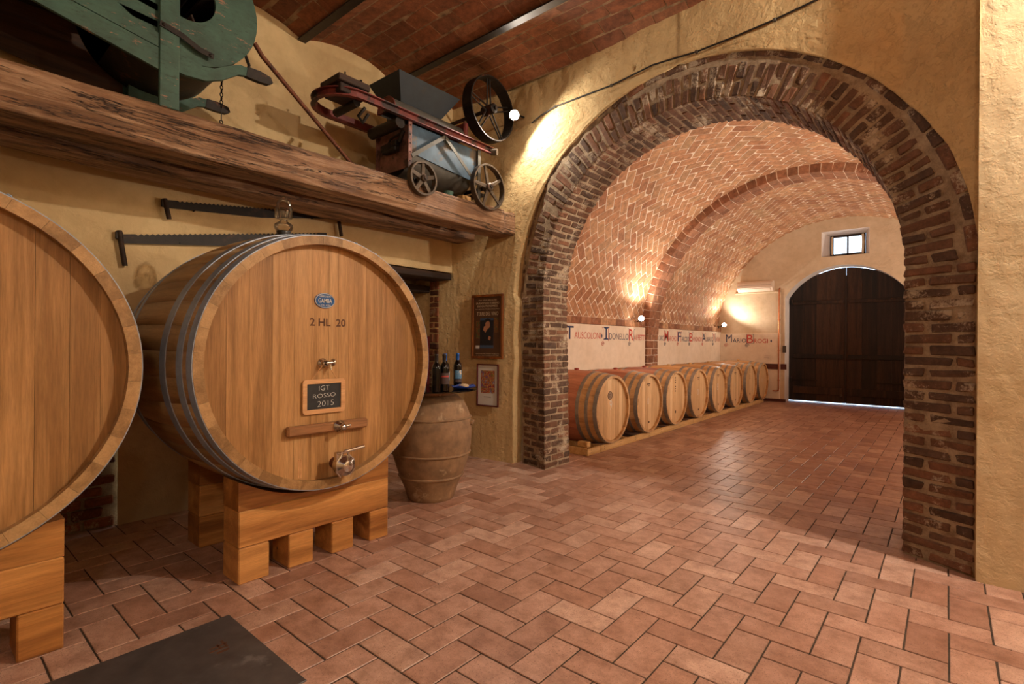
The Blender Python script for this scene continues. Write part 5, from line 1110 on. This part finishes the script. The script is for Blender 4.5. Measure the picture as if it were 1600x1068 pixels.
def bottle(x, y, cap, lbl, label, s=1.):
    t = empty('wine_bottle', (x, y, .9445), label, 'bottle', 'wine bottles on the glass top'); o = Vector((x, y, .9445))
    m = MB(); m.lathe([(0, 0), (.033, 0), (.0365, .004), (.037, .01), (.037, .185), (.0355, .20), (.028, .218), (.0165, .232), (.0145, .245), (.014, .30), (0, .30)], o, n=28); m.build('glass_body', 'bottle', t)
    m = MB(); m.lathe([(.0152, .242), (.0152, .285), (.0165, .287), (.0165, .297), (.0145, .302), (0, .302)], o, n=20); m.build('capsule', 'capblue' if cap else 'capblack', t)
    a = math.atan2(-y, -x) + .5
    for z0, z1, mat in () if lbl is None else (((.075, .150, 'lblblue'), (.045, .070, 'lbldark')) if lbl else ((.06, .15, 'lbldark'), (.115, .128, 'lblred'))):
        m = MB(); m.lathe([(.0374 if mat != 'lblred' else .0377, z0), (.0374 if mat != 'lblred' else .0377, z1)], o, n=18, a0=a - 1.1, a1=a + 1.1); m.build('label', mat, t)
bottle(-3.125, 2.770, 0, None, 'dark wine bottle with black capsule, half hidden behind the big cask')
bottle(-3.115, 2.845, 0, 0, 'wine bottle with black capsule and dark label crossed by a red band')
bottle(-3.23, 2.96, 1, 1, 'wine bottle with blue capsule standing behind the black-capped ones')
bottle(-3.33, 3.20, 1, 1, 'wine bottle with blue capsule and blue label standing apart beside the blue dish')
t = empty('blue_dish', (-3.18, 3.13, .945), 'blue dish with raised rim on the glass table top', 'dish')
m = MB(); n = 40; vs = []
for r, z in ((0, .004), (.06, .004), (.10, .010), (.118, .024), (.116, .027), (.098, .013), (.06, .007), (0, .007)):
    for i in range(n): a = 2 * PI * i / n; vs.append((-3.18 + r * .75 * math.cos(a), 3.13 + r * math.sin(a), .944 + z + (.006 * math.sin(5 * a) if r > .1 else 0)))
m.add(vs, [[j * n + i, j * n + (i + 1) % n, (j + 1) * n + (i + 1) % n, (j + 1) * n + i] for j in range(7) for i in range(n)], .5, True); m.build('dish', 'tray', t)
m = MB(); m.lathe([(0, 0), (.035, 0), (.045, .01), (.042, .022), (.02, .030), (0, .032)], (-3.19, 3.14, .952), n=18); m.v = [v + Vector((0, 0, .004 * noise.noise(v * 40))) for v in m.v]; single(m, 'cork_coaster', 'cork', 'small pale cork piece lying in the blue dish', 'cork', (-3.19, 3.14, .952))

# ------------------------------------------------------------------ pictures on the poster wall
def wallpt(x, z, d=0.): return Vector((x, plaster_face(x) - .03 - d, z))
def picture(x0, x1, z0, z1, fw, name, label, cat, fmat):
    a = wallpt(x0, 0); b = wallpt(x1, 0); u = (b - a).normalized(); nrm = u.cross(Z3); W_ = (b - a).length
    t = empty(name, a + Z3 * z0, label, cat); o = a + Z3 * z0; H = z1 - z0
    for (p, q, r, s) in ((0, 0, W_, fw), (0, H - fw, W_, H), (0, fw, fw, H - fw), (W_ - fw, fw, W_, H - fw)):
        m = MB(); m.rbox(o + u * (p + r) / 2 + Z3 * (q + s) / 2 + nrm * .011, (u, Z3, nrm), ((r - p) / 2, (s - q) / 2, .011), .003); m.build('frame_side', fmat, t)
    return t, o, u, nrm, W_, H
def flat(t, o, u, nrm, p, q, r, s, d, name, mat): m = MB(); m.prism([(p, q), (r, q), (r, s), (p, s)], o + nrm * d, (u, Z3, nrm), .0015); return m.build(name, mat, t)
t, o, u, nr, W_, H = picture(-4.25, -3.795, 1.155, 1.89, .028, 'framed_poster', 'brown framed magazine poster titled TERRE DEL VINO, above the small framed print', 'poster', 'frame_wood')
flat(t, o, u, nr, .02, .02, W_ - .02, H - .02, .004, 'sheet', 'posterb')
def ptx(b, cx, z, h, w_): text('lettering', b, 'postert', t, o + u * (cx - w_ / 2) + Z3 * z + nr * .0056, u, Z3, h, w_, 0, .0006)
c = W_ / 2; ptx('Nelle edicole della tua citt\u00e0', c, .665, .014, .26); ptx('LA RIVISTA DI TURISMO', c, .625, .022, .33); ptx('ENOGASTRONOMICO', c, .592, .022, .29); ptx('per Leggere Bere Mangiare e Vivere Meglio', c, .562, .013, .35); ptx('TERRE DEL VINO', c, .495, .042, .31)
ptx('REDAZIONE ABBONAMENTI PUBBLICITA', c, .052, .010, .34); ptx('www.terredelvino.net', c, .034, .010, .33)
flat(t, o, u, nr, .125, .12, .315, .465, .0055, 'photo', 'printblue'); flat(t, o, u, nr, .125, .155, .315, .44, .006, 'photo', 'printdark')
m = MB(); m.prism([(.235 + .035 * math.cos(a), .395 + .05 * math.sin(a)) for a in [2 * PI * i / 18 for i in range(18)]], o + nr * .0075, (u, Z3, nr), .0006); m.prism([(.17, .33), (.20, .30), (.235, .34), (.21, .38), (.18, .37)], o + nr * .0078, (u, Z3, nr), .0006); m.prism([(.24, .22), (.27, .21), (.28, .25), (.25, .26)], o + nr * .0078, (u, Z3, nr), .0006); m.build('portrait', 'skin', t)
m = MB(); m.prism([(.195, .40), (.20, .45), (.235, .462), (.275, .45), (.285, .38), (.29, .30), (.27, .33), (.268, .41), (.245, .435), (.21, .42)], o + nr * .0082, (u, Z3, nr), .0006); m.build('portrait_hair', 'printdark', t)
for q in (.37, .30, .23): flat(t, o, u, nr, .065, q, .115, q + .06, .006, 'photo', 'printmix')
flat(t, o, u, nr, .325, .30, .385, .465, .006, 'photo', 'printmix'); flat(t, o, u, nr, .06, .115, .115, .15, .006, 'photo', 'paperw')
t, o, u, nr, W_, H = picture(-4.165, -3.855, .612, 1.095, .014, 'framed_print', 'small colourful print in white mount and thin maroon frame, below the brown poster', 'picture', 'maroon')
flat(t, o, u, nr, .01, .01, W_ - .01, H - .01, .004, 'mount', 'paperw'); flat(t, o, u, nr, .058, .150, W_ - .058, H - .075, .0058, 'print', 'art'); flat(t, o, u, nr, .10, .105, .20, .110, .0058, 'signature', 'grey')

# ------------------------------------------------------------------ slate slab in the floor
t = empty('floor_slab', (SLAB[0], SLAB[3], 0), 'dark grey slate slab set in the tiled floor in front of the casks', 'slab')
m = MB(); m.rbox(((SLAB[0] + -1.93) / 2, (SLAB[2] + SLAB[3]) / 2, -.001), (X3, Y3, Z3), ((-1.93 - SLAB[0]) / 2, (SLAB[3] - SLAB[2]) / 2, .006), .003); m.build('slab', 'stone', t)
m = MB()
for a, b, c_, d in ((-2.44, .87, -2.43, .94), (-2.415, .86, -2.405, .93), (-2.47, .925, -2.40, .935), (-2.39, .88, -2.375, .93), (-2.45, .90, -2.41, .91), (-2.28, .70, -2.25, .715)): m.box((a, b, .0048), (c_, d, .0056), .0002)
m.build('stain', 'brand', t)
for x0, x1 in ((-1.93, -1.2),):                                   # tiles right of the slab
    pass
